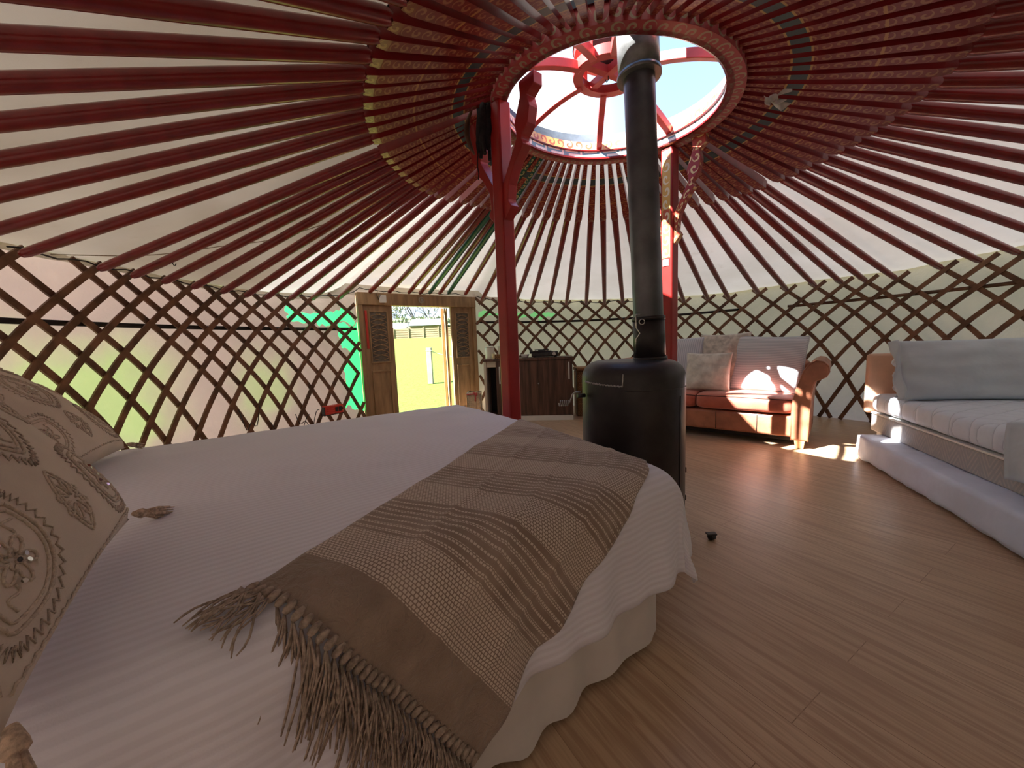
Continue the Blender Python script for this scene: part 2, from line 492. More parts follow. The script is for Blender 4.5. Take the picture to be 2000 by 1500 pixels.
m_throw = throw_mat()
m_fringe = plain('fringe_yarn', (0.36, 0.285, 0.23), 0.95, 0.35, 90, 0.4, 300)
m_leather = plain('tan_leather', (0.40, 0.155, 0.085), 0.38, 0.22, 7, 0.25, 70, spec=0.5)
m_seat = plain('terracotta_seat_fabric', (0.50, 0.115, 0.065), 0.6, 0.15, 8, 0.3, 140, sheen=0.3)
m_dark = plain('dark_void_cloth', (0.02, 0.017, 0.015), 0.9, 0.2, 8)
m_beech = plain('beech_wood', (0.62, 0.42, 0.20), 0.4, 0.15, 6, 0.1, 60, stretch=(1, 1, 5))
m_headboard = plain('tan_headboard_vinyl', (0.66, 0.40, 0.27), 0.5, 0.1, 5, 0.2, 60)
m_walnut = plain('walnut_laminate', (0.105, 0.052, 0.034), 0.42, 0.5, 3.0, 0.1, 60, stretch=(9, 9, 0.7))
m_cream = plain('cream_laminate', (0.66, 0.60, 0.48), 0.45, 0.05, 6)
m_white = plain('white_plastic', (0.78, 0.77, 0.72), 0.35, 0.04, 8)
m_enamel = plain('cream_enamel', (0.78, 0.77, 0.66), 0.25, 0.04, 8)
m_blackgloss = plain('black_enamel', (0.012, 0.012, 0.013), 0.2, 0.2, 8)
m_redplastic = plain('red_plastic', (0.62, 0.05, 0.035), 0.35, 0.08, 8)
m_redribbon = plain('red_ribbon', (0.62, 0.10, 0.10), 0.4, 0.1, 20)
m_patch = plain('dark_fabric', (0.015, 0.012, 0.014), 0.9, 0.4, 30, 0.6, 60)
m_rag = plain('white_rag', (0.74, 0.71, 0.66), 0.9, 0.08, 20, 0.4, 40)
m_rope = plain('pale_rope', (0.40, 0.34, 0.25), 0.9, 0.3, 200)


def wicker_mat(name, a, b):
    s = S(name); x, y, z = s.coord()
    r = (z / 0.018); w = (((x + y) / 0.03 + (r.floor() * 0.5).fract()).fract() - 0.5).abs().lt(0.38) * ((r.fract() - 0.5).abs().lt(0.40))
    c = s.mix(w, b, a); n = s.noise(None, 60, 3)
    c = s.mix(n * 0.35, c, b)
    return s.done(s.bsdf(c, 0.6, 0, w, 0.8, 0.006))


m_wicker = wicker_mat('wicker_weave', (0.42, 0.22, 0.085), (0.09, 0.04, 0.015))


def damask():
    s = S('divan_damask'); u, v, _ = s.coord('UV')
    z = ((u / 0.16).fract() - 0.5).abs() * 2.0
    w = ((z + v * 7.0) * 3.0).fract().lt(0.4)
    n = s.noise(None, 20, 3)
    c = s.mix(w * n.smooth(0.3, 0.6) * 0.6, (0.40, 0.385, 0.37), (0.56, 0.50, 0.44))
    return s.done(s.bsdf(c, 0.75, 0, w, 0.1, 0.002))


m_damask = damask()


def quilt():
    s = S('quilted_mattress_cotton'); x, y, z = s.coord()
    ang = math.radians(20)
    u = (x * math.cos(ang) + y * math.sin(ang)) / 0.13; v = (y * math.cos(ang) - x * math.sin(ang)) / 0.13
    d = ((u.fract() - 0.5).abs().mx((v.fract() - 0.5).abs())) * 2.0
    h = 1.0 - d.pow(6.0)
    n = s.noise(None, 25, 3)
    c = s.mix(n.smooth(0.3, 0.7) * 0.2, (0.76, 0.81, 0.90), (0.62, 0.67, 0.77))
    c = s.mix(d.gt(0.965) * 0.5, c, (0.45, 0.49, 0.58))
    return s.done(s.bsdf(c, 0.85, 0, h + n * 0.1, 0.5, 0.012, 0.2))


m_quilt = quilt()


def grass_mat():
    s = S('meadow_grass'); n = s.noise(None, 0.35, 6, 0.65); f = s.noise(None, 9.0, 5, 0.7)
    c = s.mix(f.smooth(0.3, 0.7), (0.080, 0.130, 0.020), (0.106, 0.156, 0.032))
    c = s.mix(n.smooth(0.55, 0.8) * 0.5, c, (0.08, 0.125, 0.022))
    return s.done(s.bsdf(c, 0.9, 0, f, 0.5, 0.08, 0.1))


m_grass = grass_mat()
m_fence = plain('fence_timber', (0.24, 0.18, 0.10), 0.8, 0.2, 2, 0.3, 12, stretch=(1, 1, 6))
m_post_out = plain('pale_timber_post', (0.30, 0.25, 0.18), 0.8, 0.12, 5)
m_shedroof = plain('grey_shed_roof', (0.15, 0.165, 0.18), 0.6, 0.2, 0.6)
m_bark = plain('grey_bark', (0.13, 0.12, 0.125), 0.9, 0.3, 4)
m_leaf = plain('hedge_leaves', (0.22, 0.25, 0.14), 0.8, 0.45, 1.2, 0.6, 3)
m_leaf2 = plain('tree_leaves', (0.24, 0.25, 0.17), 0.8, 0.4, 1.5, 0.6, 3)
m_feltedge = plain('weathered_felt', (0.075, 0.095, 0.12), 0.9, 0.25, 6, 0.4, 20)

# ------------------------------------------------------------------ the round room
CX, CY, RW = 0.89, 2.60, 3.80
CROWN = Vector((0.70, 2.66, 2.558)); TX, TY = -0.059, 0.035; RO, RI = 0.77, 0.681


def wp(az, r, z): a = math.radians(az); return Vector((CX + r * math.cos(a), CY + r * math.sin(a), z))
def cp(deg, r, dz=0.0):
    a = math.radians(deg); x = r * math.cos(a); y = r * math.sin(a)
    return Vector((CROWN.x + x, CROWN.y + y, CROWN.z + TX * x + TY * y + dz))


POLES = [(-174.5, 1.71), (178.8, 1.71), (175.4, 1.70), (171.9, 1.69), (168.2, 1.68), (164.2, 1.67), (160.7, 1.66), (157.4, 1.66), (153.3, 1.67), (149.3, 1.69), (143.9, 1.73),
         (137.1, 1.82), (132.9, 1.83), (128.4, 1.84), (125.8, 1.84), (123.5, 1.85), (121.1, 1.85), (118.9, 1.86), (114.8, 1.85),
         (110.9, 1.77), (106.6, 1.76), (102.3, 1.74), (98.4, 1.71), (93.7, 1.70), (89.4, 1.69), (84.4, 1.68), (79.9, 1.67), (75.5, 1.66), (71.0, 1.65), (66.3, 1.64),
         (61.6, 1.62), (56.6, 1.63), (52.4, 1.61), (46.9, 1.65), (41.9, 1.65), (37.3, 1.66), (33.3, 1.66), (29.9, 1.65), (26.0, 1.64), (20.6, 1.68), (16.5, 1.69), (12.9, 1.71)]
_n = 42
for k in range(1, _n): POLES.append((12.9 - k * (360 - 174.5 - (-12.9) - 0.0 - 0.0) / _n * 0.0 - k * ((12.9 + 174.5) / _n), 1.71))


def ztop(az):
    """height of the wall top at an azimuth, from the nearest poles"""
    best = sorted(((abs((az - a + 180) % 360 - 180), z) for a, z in POLES))[:3]
    w = [1 / (d + 0.6) for d, _ in best]
    return sum(wi * z for wi, (_, z) in zip(w, best)) / sum(w)


def ztop_wall(az):
    a = (az + 360) % 360
    if 112.5 < a < 139.5: return 1.86
    return ztop(az)


def wall_arc(name, a0, a1, mat, zlow=-0.02):
    n = int(abs(a1 - a0) / 1.0)
    def fn(i, j):
        az = a0 + (a1 - a0) * i; zt = (1.86 if zlow > 1 else ztop_wall(az)) + 0.085
        z = zlow + (zt - zlow) * j
        r = RW + 0.012 * noise.noise(Vector((az * 0.25, z * 4, 3.1))) + 0.02
        return wp(az, r, z)
    mb = MB(); mb.grid(fn, n, 14, uvf=lambda i, j: (a0 + (a1 - a0) * i, zlow + (1.8 - zlow) * j if zlow < 1 else 1.8 + 0.1 * j))
    return tag(mb.build(name, mat), kind='structure')


wall_arc('wall_left', 139.3, 251.0, m_wall)
wall_arc('wall_right', -15.0, 112.7, m_wall_shade)
wall_arc('wall_back', -109.0, -15.0, m_wall)
wall_arc('wall_over_door', 106.0, 145.0, m_wall, 1.80)

mb = MB()
mb.lathe([(0.01, 0.0), (1.5, 0.0), (2.8, 0.0), (RW + 0.05, 0.0), (RW + 0.05, -0.12), (0.01, -0.12)], (CX, CY, 0), 96, caps=False, smooth=False)
tag(mb.build('floor', m_floor), kind='structure')


def roof_fn(i, j):
    az = 360 * i
    zt = max(ztop_wall(az - 2), ztop_wall(az), ztop_wall(az + 2)) + 0.075 if 108 < az < 144 else ztop_wall(az) + 0.075
    p0 = wp(az, RW + 0.05, zt - 0.012); p1 = cp(az, RO + 0.02, 0.10)
    p = p0.lerp(p1, j)
    s = math.sin(PI * j)
    p.z += 0.016 * s * (noise.noise(Vector((p.x * 1.3, p.y * 1.3, 0.5))) + 0.25) + 0.012
    return p


mb = MB(); mb.grid(roof_fn, 240, 18)
# unseen second layer on the bed side, added to dim sun through the roof
mb.grid(lambda i, j: roof_fn((158 + 170 * i) / 360, 0.92 * j) + Vector((0, 0, 0.03)), 120, 14, mi=1)
tag(mb.build('ceiling', [m_roof, m_roof_dim]), kind='structure')

# ------------------------------------------------------------------ lattice walls
def lath_run(zt, z):
    """arc length run off by a bent lath between the top crossing and height z: flat at the top, steeper low down"""
    n = 16; tot = 0.0
    for i in range(n):
        zz = zt + (z - zt) * (i + 0.5) / n
        tot += (zt - z) / n / min(1.9, 0.85 + 1.0 * max(0.0, (1.7 - zz) / 1.2) ** 2)
    return tot


def lath(az, zt, sgn, r, amin, amax):
    """one lath from below the top crossing at (az, zt) down to the floor; sgn +1: azimuth grows downwards"""
    top = zt + 0.055; n = 18; pts = []
    for i in range(n + 1):
        z = top - (top - 0.01) * i / n
        a = az + sgn * math.degrees(lath_run(zt - 0.02, z) / RW)
        if a < amin or a > amax:
            if pts: break
            continue
        pts.append((a, z))
    if len(pts) < 2: return None
    mb = MB(); hw = 0.021; ht = 0.0075; vs = []
    for i, (a, z) in enumerate(pts):
        a2, z2 = pts[min(i + 1, len(pts) - 1)]; a1, z1 = pts[max(i - 1, 0)]
        tz = z2 - z1; ta = math.radians(a2 - a1) * RW; L = math.hypot(tz, ta); tz /= L; ta /= L
        bow = -0.02 * math.sin(PI * min(1, max(0, z / 1.7)))
        for ds, dr in ((-hw, -ht), (hw, -ht), (hw, ht), (-hw, ht)):
            aa = a + math.degrees(ds * (tz) / RW); zz = z - ds * ta
            vs.append(wp(aa, r + bow + dr, max(0.0, zz)))
    fs = []
    m = len(pts)
    for i in range(m - 1):
        for k in range(4): fs.append((i * 4 + k, i * 4 + (k + 1) % 4, (i + 1) * 4 + (k + 1) % 4, (i + 1) * 4 + k))
    fs += [(3, 2, 1, 0), ((m - 1) * 4, (m - 1) * 4 + 1, (m - 1) * 4 + 2, (m - 1) * 4 + 3)]
    return mb.add(vs, fs)


def lattice(name, amin, amax, label):
    root = thing(name, wp((amin + amax) / 2, 3.74, 0), label, 'lattice', 'folding lattice wall sections')
    tops = [(a if a > -100 or amin < 0 else a + 360, z) for a, z in POLES]
    tops = [((a + 360) if (a < amin - 40 and amin > 90) else a, z) for a, z in POLES]
    tops = sorted(tops)
    ins = [t for t in tops if amin - (26 if amin > 130 else 0) <= t[0] <= amax + (26 if 100 < amax < 120 else 0)]
    cmin = amin if amin > 130 else -400; cmax = amax if 100 < amax < 120 else 400
    ref = 1.70
    # evenly continue the crossings over the door so laths reach the door post
    if amin > 130: ins = [t for t in ins if t[0] > 138.5] + [(139.8 - 4.2 * k, 1.72) for k in range(0, 8)]
    if amax < 113 and amax > 100: ins = [t for t in ins if t[0] < 112.5] + [(115.2 + 4.2 * k, 1.75) for k in range(0, 8)]
    for a, z in ins:
        z = min(z, 1.77)
        for sgn, r in ((1, 3.737), (-1, 3.755)):
            mb = lath(a, z, sgn, r, cmin, cmax)
            if mb: mb.build('lath', m_lath, root)
    return root


lattice('lattice_section', 139.6, 203.0, 'brown wooden lattice wall section from the bed cushions to the left side of the door')
lattice('lattice_section', 44.0, 112.3, 'brown wooden lattice wall section behind the walnut cabinet and the stove')
lattice('lattice_section', -20.0, 43.9, 'brown wooden lattice wall section behind the sofa and the single bed')


def band(name, a0, a1, zf, label):
    n = 40
    mb = MB()
    def fn(i, j):
        az = a0 + (a1 - a0) * i; return wp(az, 3.769, zf(i) + (j - 0.5) * 0.035)
    mb.grid(fn, n, 1)
    return tag(mb.build(name, m_lath if 'dark' not in label else m_black, solid=0.008), label, 'band', 'bands tied round the lattice')


band('tension_band', 140, 200, lambda i: 1.36 - 0.03 * i, 'dark tension band threaded behind the lattice left of the door')
band('tension_band', 50, 112, lambda i: 1.45 - 0.03 * math.sin(PI * i), 'dark tension band threaded behind the lattice above the cabinet and stove')
band('tension_band', 2, 42, lambda i: 1.47 - 0.03 * i, 'brown tension strip behind the lattice above the sofa and single bed')

mb = MB()
pts = []
for k in range(0, 56):
    az = 186 - k * 1.3
    pts.append(wp(az, 3.70, ztop_wall(az) + 0.035 + 0.012 * math.sin(k * 1.7) - (0.03 if 113 < az < 139 else 0)))
mb.tube(pts, 0.0055, 6)
tag(mb.build('power_cable', m_black), 'thin black cable strung along the wall top from the left, over the door', 'cable', 'cables on the wall top')
mb = MB(); pts = []
for k in range(0, 40):
    az = 112 - k * 1.25; pts.append(wp(az, 3.70, ztop(az) + 0.05 - 0.03 * abs(math.sin(k * 0.45))))
mb.tube(pts, 0.006, 6)
tag(mb.build('power_cable', m_black), 'thin black cable sagging along the wall top above the walnut cabinet', 'cable', 'cables on the wall top')

# ------------------------------------------------------------------ roof poles
SHAFT = MB()
prof = [(0.0, 0.021), (0.03, 0.027), (0.3, 0.030), (1.2, 0.033), (HEAD_FROM - 0.03, 0.033), (HEAD_FROM + 0.03, 0.024)]
SHAFT.tube([(x, 0, 0) for x, r in prof], [r for x, r in prof], 12)
HEADM = MB()
hp = [(HEAD_FROM - 0.01, 0.027, 0.027), (HEAD_FROM + 0.04, 0.034, 0.034), (HEAD_FROM + 0.12, 0.033, 0.034), (2.7, 0.025, 0.03), (POLE_LEN - 0.15, 0.019, 0.024), (POLE_LEN, 0.013, 0.018)]
for (x0, w0, h0), (x1, w1, h1) in zip(hp[:-1], hp[1:]):
    c0 = [(-w0, -h0), (w0, -h0), (w0, h0), (-w0, h0)]; c1 = [(-w1, -h1), (w1, -h1), (w1, h1), (-w1, h1)]
    for k in range(4):
        a, b = c0[k], c0[(k + 1) % 4]; c, d = c1[(k + 1) % 4], c1[k]
        HEADM.add([(x0, *a), (x0, *b), (x1, *c), (x1, *d)], [(0, 1, 2, 3)], [[(x0, 0.0), (x0, 0.0666), (x1, 0.0666), (x1, 0.0)]], mi=(0 if k == 0 else 1))
HEADM.add([(POLE_LEN, -.014, -.018), (POLE_LEN, .014, -.018), (POLE_LEN, .014, .018), (POLE_LEN, -.014, .018)], [(0, 1, 2, 3)])

ORD = ['first', 'second', 'third', 'fourth', 'fifth', 'sixth', 'seventh', 'eighth', 'ninth', 'tenth', 'eleventh', 'twelfth', 'thirteenth', 'fourteenth', 'fifteenth', 'sixteenth', 'seventeenth', 'eighteenth', 'nineteenth', 'twentieth']


def ordinal(k): return ORD[k] if k < 20 else ('twenty-' + ORD[k - 20] if k < 29 else ('thirtieth' if k == 29 else 'thirty-' + ORD[k - 30]) if k < 39 else ('fortieth' if k == 39 else 'forty-' + ORD[k - 40]))


pole0 = thing('roof_pole', (0, 0, 0), 'x', 'roof pole', 'painted roof poles')
sh0 = SHAFT.build('shaft', m_red, pole0, local=True)
hd0 = HEADM.build('painted_head', [m_head, m_red], pole0, local=True)
shg = bpy.data.objects.new('shaft', sh0.data.copy()); shg.data.materials[0] = m_green_paint
hdg = bpy.data.objects.new('painted_head', hd0.data.copy()); hdg.data.materials[0] = m_headg; hdg.data.materials[1] = m_green_paint
GREEN = (15, 17)


def pole_label(i, az):
    if i in GREEN: return 'dark green roof pole above the door, ' + ('left' if i == 15 else 'right') + ' one of the green pair'
    if i < 11: return 'red roof pole resting on the lattice, %s to the left of the door' % ordinal(10 - i)
    if i < 19:
        k = [11, 12, 13, 14, 16, 18].index(i)
        return 'red roof pole resting on the door lintel, %s red one from its left end' % ordinal(k)
    if i < 30: return 'red roof pole resting on the lattice, %s to the right of the door' % ordinal(i - 19)
    if i < 42: return 'red roof pole on the lattice, %s right of the painted right-hand post' % ordinal(i - 30)
    return 'red roof pole overhead, %s in turn after the last pole on the right wall' % ordinal(i - 42)


for i, (az, z) in enumerate(POLES):
    r = pole0 if i == 0 else pole0.copy()
    if i: COL.objects.link(r)
    g = i in GREEN
    if i == 0: pass
    else:
        for ch in ((shg, hdg) if g else (sh0, hd0)):
            c = ch.copy(); c.parent = r; COL.objects.link(c)
    jit = random.uniform(-0.5, 0.5)
    rr = 3.665 if not (11 <= i <= 18) else 3.70
    p0 = wp(az, rr, z + (0.0 if not (11 <= i <= 18) else 0.02)); p1 = cp(az + jit * 0.6, RO - 0.005, 0.045 + random.uniform(-0.006, 0.006))
    d = p1 - p0; L = d.length; xd = d.normalized()
    zd = (Vector((0, 0, 1)) - xd * xd.z).normalized(); yd = zd.cross(xd)
    Mx = Matrix((xd * (L / POLE_LEN), yd, zd)).transposed().to_4x4(); Mx.translation = p0
    r.matrix_basis = Mx
    r['label'] = pole_label(i, az)
    if g: r['group'] = 'green roof poles'
bpy.data.objects.remove(shg); bpy.data.objects.remove(hdg)

# ------------------------------------------------------------------ crown wheel
crown = thing('crown_wheel', CROWN, 'round red painted roof crown with curved spokes open to the sky', 'roof crown')


def ringpart(name, prof, mat, n=128):
    """prof = closed list of (r, dz); UV: u = arc length, v = distance along the profile"""
    mb = MB(); cum = [0.0]
    for (r0, z0), (r1, z1) in zip(prof[:-1], prof[1:]): cum.append(cum[-1] + math.hypot(r1 - r0, z1 - z0))
    for k in range(len(prof) - 1):
        (r0, z0), (r1, z1) = prof[k], prof[k + 1]
        mb.grid(lambda i, j: cp(360 * i, r0 + (r1 - r0) * j, z0 + (z1 - z0) * j), n, 1,
                uvf=lambda i, j: (2 * PI * 0.72 * i, (cum[k + 1] - cum[k]) * j), smooth=True)
    return mb.build(name, mat, crown)


ringpart('rim', [(RI, 0.0), (RO, 0.0), (RO + 0.005, 0.095), (RI + 0.03, 0.095), (RI + 0.03, 0.0), (RI, 0.0)], m_rim)
ringpart('fillet', [(RI + 0.002, 0.0), (RI - 0.012, 0.006), (RI - 0.012, 0.018), (RI + 0.012, 0.02)], m_red)
ringpart('key_band', [(RI + 0.002, 0.016), (RI + 0.006, 0.070)], m_key)
ringpart('middle_fillet', [(RI + 0.02, 0.066), (RI - 0.006, 0.070), (RI - 0.006, 0.078), (RI + 0.02, 0.082)], m_red)
ringpart('scroll_band', [(RI + 0.006, 0.078), (RI + 0.022, 0.150), (RI + 0.06, 0.150), (RI + 0.06, 0.078)], m_band_scroll)
ringpart('weather_collar', [(RO + 0.02, 0.08), (RO + 0.06, 0.17), (RI + 0.055, 0.225), (RI + 0.03, 0.155)], m_feltedge)


def spoke(deg, hubdeg):
    p0 = cp(deg, RI + 0.03, 0.105); p3 = cp(hubdeg, 0.20, 0.245)
    mid = p0.lerp(p3, 0.5) + Vector((0, 0, 0.055))
    mb = MB(); vs = []; n = 12
    for i in range(n + 1):
        t = i / n; p = p0 * (1 - t) ** 2 + mid * 2 * t * (1 - t) + p3 * t * t
        tg = ((mid - p0) * (1 - t) + (p3 - mid) * t).normalized(); sd = tg.cross(Vector((0, 0, 1))).normalized(); up = sd.cross(tg)
        w, h = 0.022, 0.027
        for a, b in ((-w, -h), (w, -h), (w, h), (-w, h)): vs.append(p + sd * a + up * b)
    fs = [(3, 2, 1, 0), (n * 4, n * 4 + 1, n * 4 + 2, n * 4 + 3)]
    for i in range(n):
        for k in range(4): fs.append((i * 4 + k, i * 4 + (k + 1) % 4, (i + 1) * 4 + (k + 1) % 4, (i + 1) * 4 + k))
    mb.add(vs, fs); return mb.build('spoke', m_crownred, crown, bevel=0.004)


m_crownred = plain('crown_red_paint', (0.50, 0.055, 0.05), 0.4, 0.15, 10)
for d, hd in ((82, 85), (36, 35), (-34, -30), (-72, -70), (-98, -95), (-128, -130), (-160, -165), (138, 140)): spoke(d, hd)
ringpart('hub_ring', [(0.165, 0.225), (0.225, 0.225), (0.23, 0.28), (0.17, 0.28), (0.165, 0.225)], m_crownred, 48)
mb = MB()
for d in (25, 115):
    a, b = cp(d, 0.18, 0.255), cp(d + 180, 0.18, 0.255)
    mb.box((a + b) / 2, ((a - b).length, 0.045, 0.045), rot_of(b - a))
mb.build('hub_cross', m_crownred, crown)
ringpart('hub_upper_ring', [(0.165, 0.36), (0.215, 0.36), (0.22, 0.415), (0.17, 0.415), (0.165, 0.36)], m_crownred, 48)
mb = MB(); mb.lathe([(0.01, 0.415), (0.225, 0.41), (0.22, 0.43), (0.01, 0.44)], CROWN, 40, caps=False); mb.build('hub_cap', m_feltedge, crown)
mb = MB()
for d in (0, 90, 180, 270):
    a = cp(d + 40, 0.195, 0.27); mb.box(a + Vector((0, 0, 0.05)), (0.035, 0.035, 0.11))
mb.build('hub_strut', m_crownred, crown)
mb = MB(); q = CROWN + Vector((0, 0, 0.24)); mb.tube([q, q - Vector((0, 0, .03)), q - Vector((.012, 0, .045)), q - Vector((.02, 0, .03))], 0.0035, 6)
mb.build('hook', m_iron, crown)

# ------------------------------------------------------------------ support posts
ARM = [(.05, 0), (.105, .06), (.078, .10), (.088, .20), (.14, .30), (.205, .375), (.185, .415), (.235, .465), (.252, .56), (.237, .62), (.285, .65), (.285, .715),
       (.185, .715), (.19, .63), (.145, .51), (.16, .43), (.11, .335), (.05, .225)]


def post(base, tangent, ztopp, label, kx=1.0, hw=0.024, plain_side=False):
    root = thing('support_post', base, label, 'post', 'posts under the roof crown')
    t = Vector(tangent).normalized(); f = frame(base, t)
    Rm = rot_of(t)
    mb = MB(); mb.box(f(0, 0, 0.02), (0.15, 0.15, 0.04), Rm); mb.box(f(0, 0, ztopp / 2), (0.098, 0.098, ztopp), Rm)
    mb.build('shaft', m_redpost, root, bevel=0.012)
    zb = ztopp - 0.72
    for s in (1, -1):
        mb = MB()
        poly = [(s * x, z) for x, z in ARM]
        # triangulate-friendly: split the arm into quads between outer and inner edges
        outer = ARM[:12]; inner = ARM[12:][::-1]
        def along(pl, t):
            seg = t * (len(pl) - 1); i = min(int(seg), len(pl) - 2); q = seg - i
            return (pl[i][0] * (1 - q) + pl[i + 1][0] * q, pl[i][1] * (1 - q) + pl[i + 1][1] * q)
        n = 44; vs = []; fs = []; us = []
        for i in range(n + 1):
            tt = i / n; z = tt * 0.715
            def xat(pl, z):
                for (x0, z0), (x1, z1) in zip(pl[:-1], pl[1:]):
                    if z0 <= z <= z1 and z1 > z0: return x0 + (x1 - x0) * (z - z0) / (z1 - z0)
                return pl[0][0] if z < pl[0][1] else pl[-1][0]
            xo = xat(outer, z); xi = xat(inner, z) if z > 0.225 else 0.04
            for x, w in ((xi, -1), (xo, -1), (xo, 1), (xi, 1)): vs.append(f(s * (0.04 + (x - 0.04) * kx), w * hw, zb + z))
        def uvp(i, x): return (x, i / n * 0.715)
        for i in range(n):
            for k in range(4):
                fs.append((i * 4 + k, i * 4 + (k + 1) % 4, (i + 1) * 4 + (k + 1) % 4, (i + 1) * 4 + k))
                us.append([(0.0, i / n * .715), (0.1, i / n * .715), (0.1, (i + 1) / n * .715), (0.0, (i + 1) / n * .715)] if k in (0, 2) else [(0.5, 0.5)] * 4)
        us2 = []
        for q in us: us2.append([(v, u) for u, v in q])
        fs += [(3, 2, 1, 0), (n * 4, n * 4 + 1, n * 4 + 2, n * 4 + 3)]; us2 += [[(0, 0)] * 4] * 2
        mb.add(vs, fs, us2)
        if plain_side: mb.mi = [1 if (q % 4 in (1, 2, 3) and q < n * 4) else 0 for q in range(len(mb.f))]
        mb.build('carved_bracket', [m_bracket, m_redpost], root, bevel=0.004)
    mb = MB()
    for s in ((-1,) if plain_side else (-1, 1)):
        a = [f(-0.034, s * 0.0505, zb - 0.10), f(0.034, s * 0.0505, zb - 0.10), f(0.034, s * 0.0505, ztopp - 0.02), f(-0.034, s * 0.0505, ztopp - 0.02)]
        b = [f(-0.034, s * 0.046, zb - 0.10), f(0.034, s * 0.046, zb - 0.10), f(0.034, s * 0.046, ztopp - 0.02), f(-0.034, s * 0.046, ztopp - 0.02)]
        L = 0.80
        mb.add(a + b, [(0, 1, 2, 3), (0, 1, 5, 4), (1, 2, 6, 5), (2, 3, 7, 6), (3, 0, 4, 7)], [[(0, 0), (0, .0909), (L, .0909), (L, 0)]] + [[(0, 0)] * 4] * 4)
    mb.build('painted_panel', m_postpanel, root)
    return root, f, zb


pL, fL, zbL = post((-0.01, 2.57, 0), (-0.62, 0.78, 0), 2.60, 'red square post rising behind the far edge of the double bed', 1.28, 0.034, True)
pR, fR, zbR = post((1.285, 3.105, 0), (-0.6, 0.8, 0), 2.535, 'red post with bright painted scroll brackets standing behind the stove')
mb = MB(); mb.box(fR(0, 0.052, zbR - 0.135), (0.05, 0.006, 0.05), rot_of((-0.6, 0.8, 0))); mb.build('paper_label', m_white, pR)

# dark bundle hung on the left post
mb = MB()
for k in range(9):
    x0 = -0.125 + random.uniform(-0.04, 0.03); y0 = 2.60 + random.uniform(-0.03, 0.03)
    pts = []
    for i in range(9):
        t = i / 8; pts.append((x0 + 0.02 * math.sin(3 * t + k), y0 + 0.015 * math.sin(5 * t + 2 * k), 2.60 - t * random.uniform(0.24, 0.31)))
    mb.tube(pts, [0.012 + 0.022 * math.sin(PI * min(1, i / 8 + 0.12)) for i in range(9)], 7)
pts = [(-0.165, 2.60, 2.46 - 0.30 * i / 8 + 0.0) for i in range(9)]
mb.tube([(p[0] + 0.004 * math.sin(i * 2), p[1], p[2]) for i, p in enumerate(pts)], 0.004, 5)
o = mb.build('scarf', m_patch, loc=(-0.145, 2.655, 2.30)); tag(o, 'dark bundled scarf hanging from the bracket of the left post', 'scarf')
mb = MB()
mb.tube([(-0.185 + 0.035 * math.sin(i / 10 * PI) * -1.2, 2.61, 2.60 - 0.28 * i / 10) for i in range(11)], [0.006 + 0.012 * math.sin(PI * i / 10) for i in range(11)], 8)
o = mb.build('leather_strap', m_lath, loc=(-0.20, 2.66, 2.27)); tag(o, 'curved brown strap hanging beside the dark scarf on the left post', 'strap')

# ------------------------------------------------------------------ stove and flue
SX, SY = 0.675, 2.13
stove = thing('wood_stove', (SX, SY, 0), 'black cylindrical wood stove with rounded shoulders at the foot of the bed', 'stove')
mb = MB(); RS = 0.277
prof = [(RS - .01, 0.07), (RS, 0.08), (RS, 0.885)] + [(RS - 0.095 + 0.095 * math.cos(a), 0.885 + 0.095 * math.sin(a)) for a in [PI / 2 * k / 8 for k in range(1, 9)]] + [(0.05, 0.985), (0.01, 0.985)]
mb.lathe(prof, (SX, SY, 0), 64, caps=True)
mb.build('body', m_iron, stove)
mb = MB()
for k in range(3):
    a = 0.6 + k * 2 * PI / 3; mb.box((SX + 0.2 * math.cos(a), SY + 0.2 * math.sin(a), 0.04), (0.05, 0.05, 0.08))
mb.build('foot', m_iron, stove)


def arc_on(r, z0, z1, a0, a1, n=24):
    return [(SX + r * math.cos(math.radians(a0 + (a1 - a0) * i / n)), SY + r * math.sin(math.radians(a0 + (a1 - a0) * i / n)), z0 + (z1 - z0) * i / n) for i in range(n + 1)]


mb = MB(); mb.tube([(p[0], p[1], p[2] + 0.0025 * math.sin(i * 2.3)) for i, p in enumerate(arc_on(RS, 0.875, 0.862, 190, 243, 40))], [0.0045 + 0.0015 * math.sin(i * 1.9) for i in range(41)], 6)
mb.tube(arc_on(RS, 0.862, 0.925, 243, 243.5, 8), 0.0035, 6)
mb.build('weld_seam', m_weld, stove)
mb = MB(); mb.tube(arc_on(RS + 0.001, 0.84, 0.84, 245, 330, 30), 0.0022, 6); mb.tube(arc_on(RS + 0.001, 0.80, 0.10, 310, 310, 8), 0.0022, 6)
mb.build('panel_seam', m_iron, stove)
mb = MB()
bp = Vector((SX - RS - 0.0, SY - 0.06, 0.80))
mb.tube([bp, bp + Vector((-0.045, -0.01, 0.0))], 0.011, 10)
mb.build('latch_pin', m_iron, stove)
mb = MB()
h0 = bp + Vector((-0.045, -0.01, 0.008))
mb.tube([h0 + Vector(v) for v in ((0.02, 0, .012), (-0.012, 0, .012), (-0.026, 0, 0.0), (-0.032, 0, -0.02), (-0.042, 0, -0.042), (-0.05, 0, -0.046))], 0.0045, 8)
hel = []
for i in range(60):
    t = i / 59; hel.append(h0 + Vector((-0.048 - 0.052 * t, 0.014 * math.cos(t * 10 * PI), -0.046 + 0.014 * math.sin(t * 10 * PI))))
mb.tube(hel, 0.0034, 6)
o = mb.build('spring_handle', m_steel, stove); o['label'] = 'coiled bright steel door handle'
mb = MB(); mb.box((SX + RS * 0.95, SY - 0.06, 0.36), (0.03, 0.03, 0.03)); mb.box((SX + RS * 0.95, SY - 0.06, 0.20), (0.03, 0.03, 0.03)); mb.build('hinge', m_iron, stove, bevel=.004)
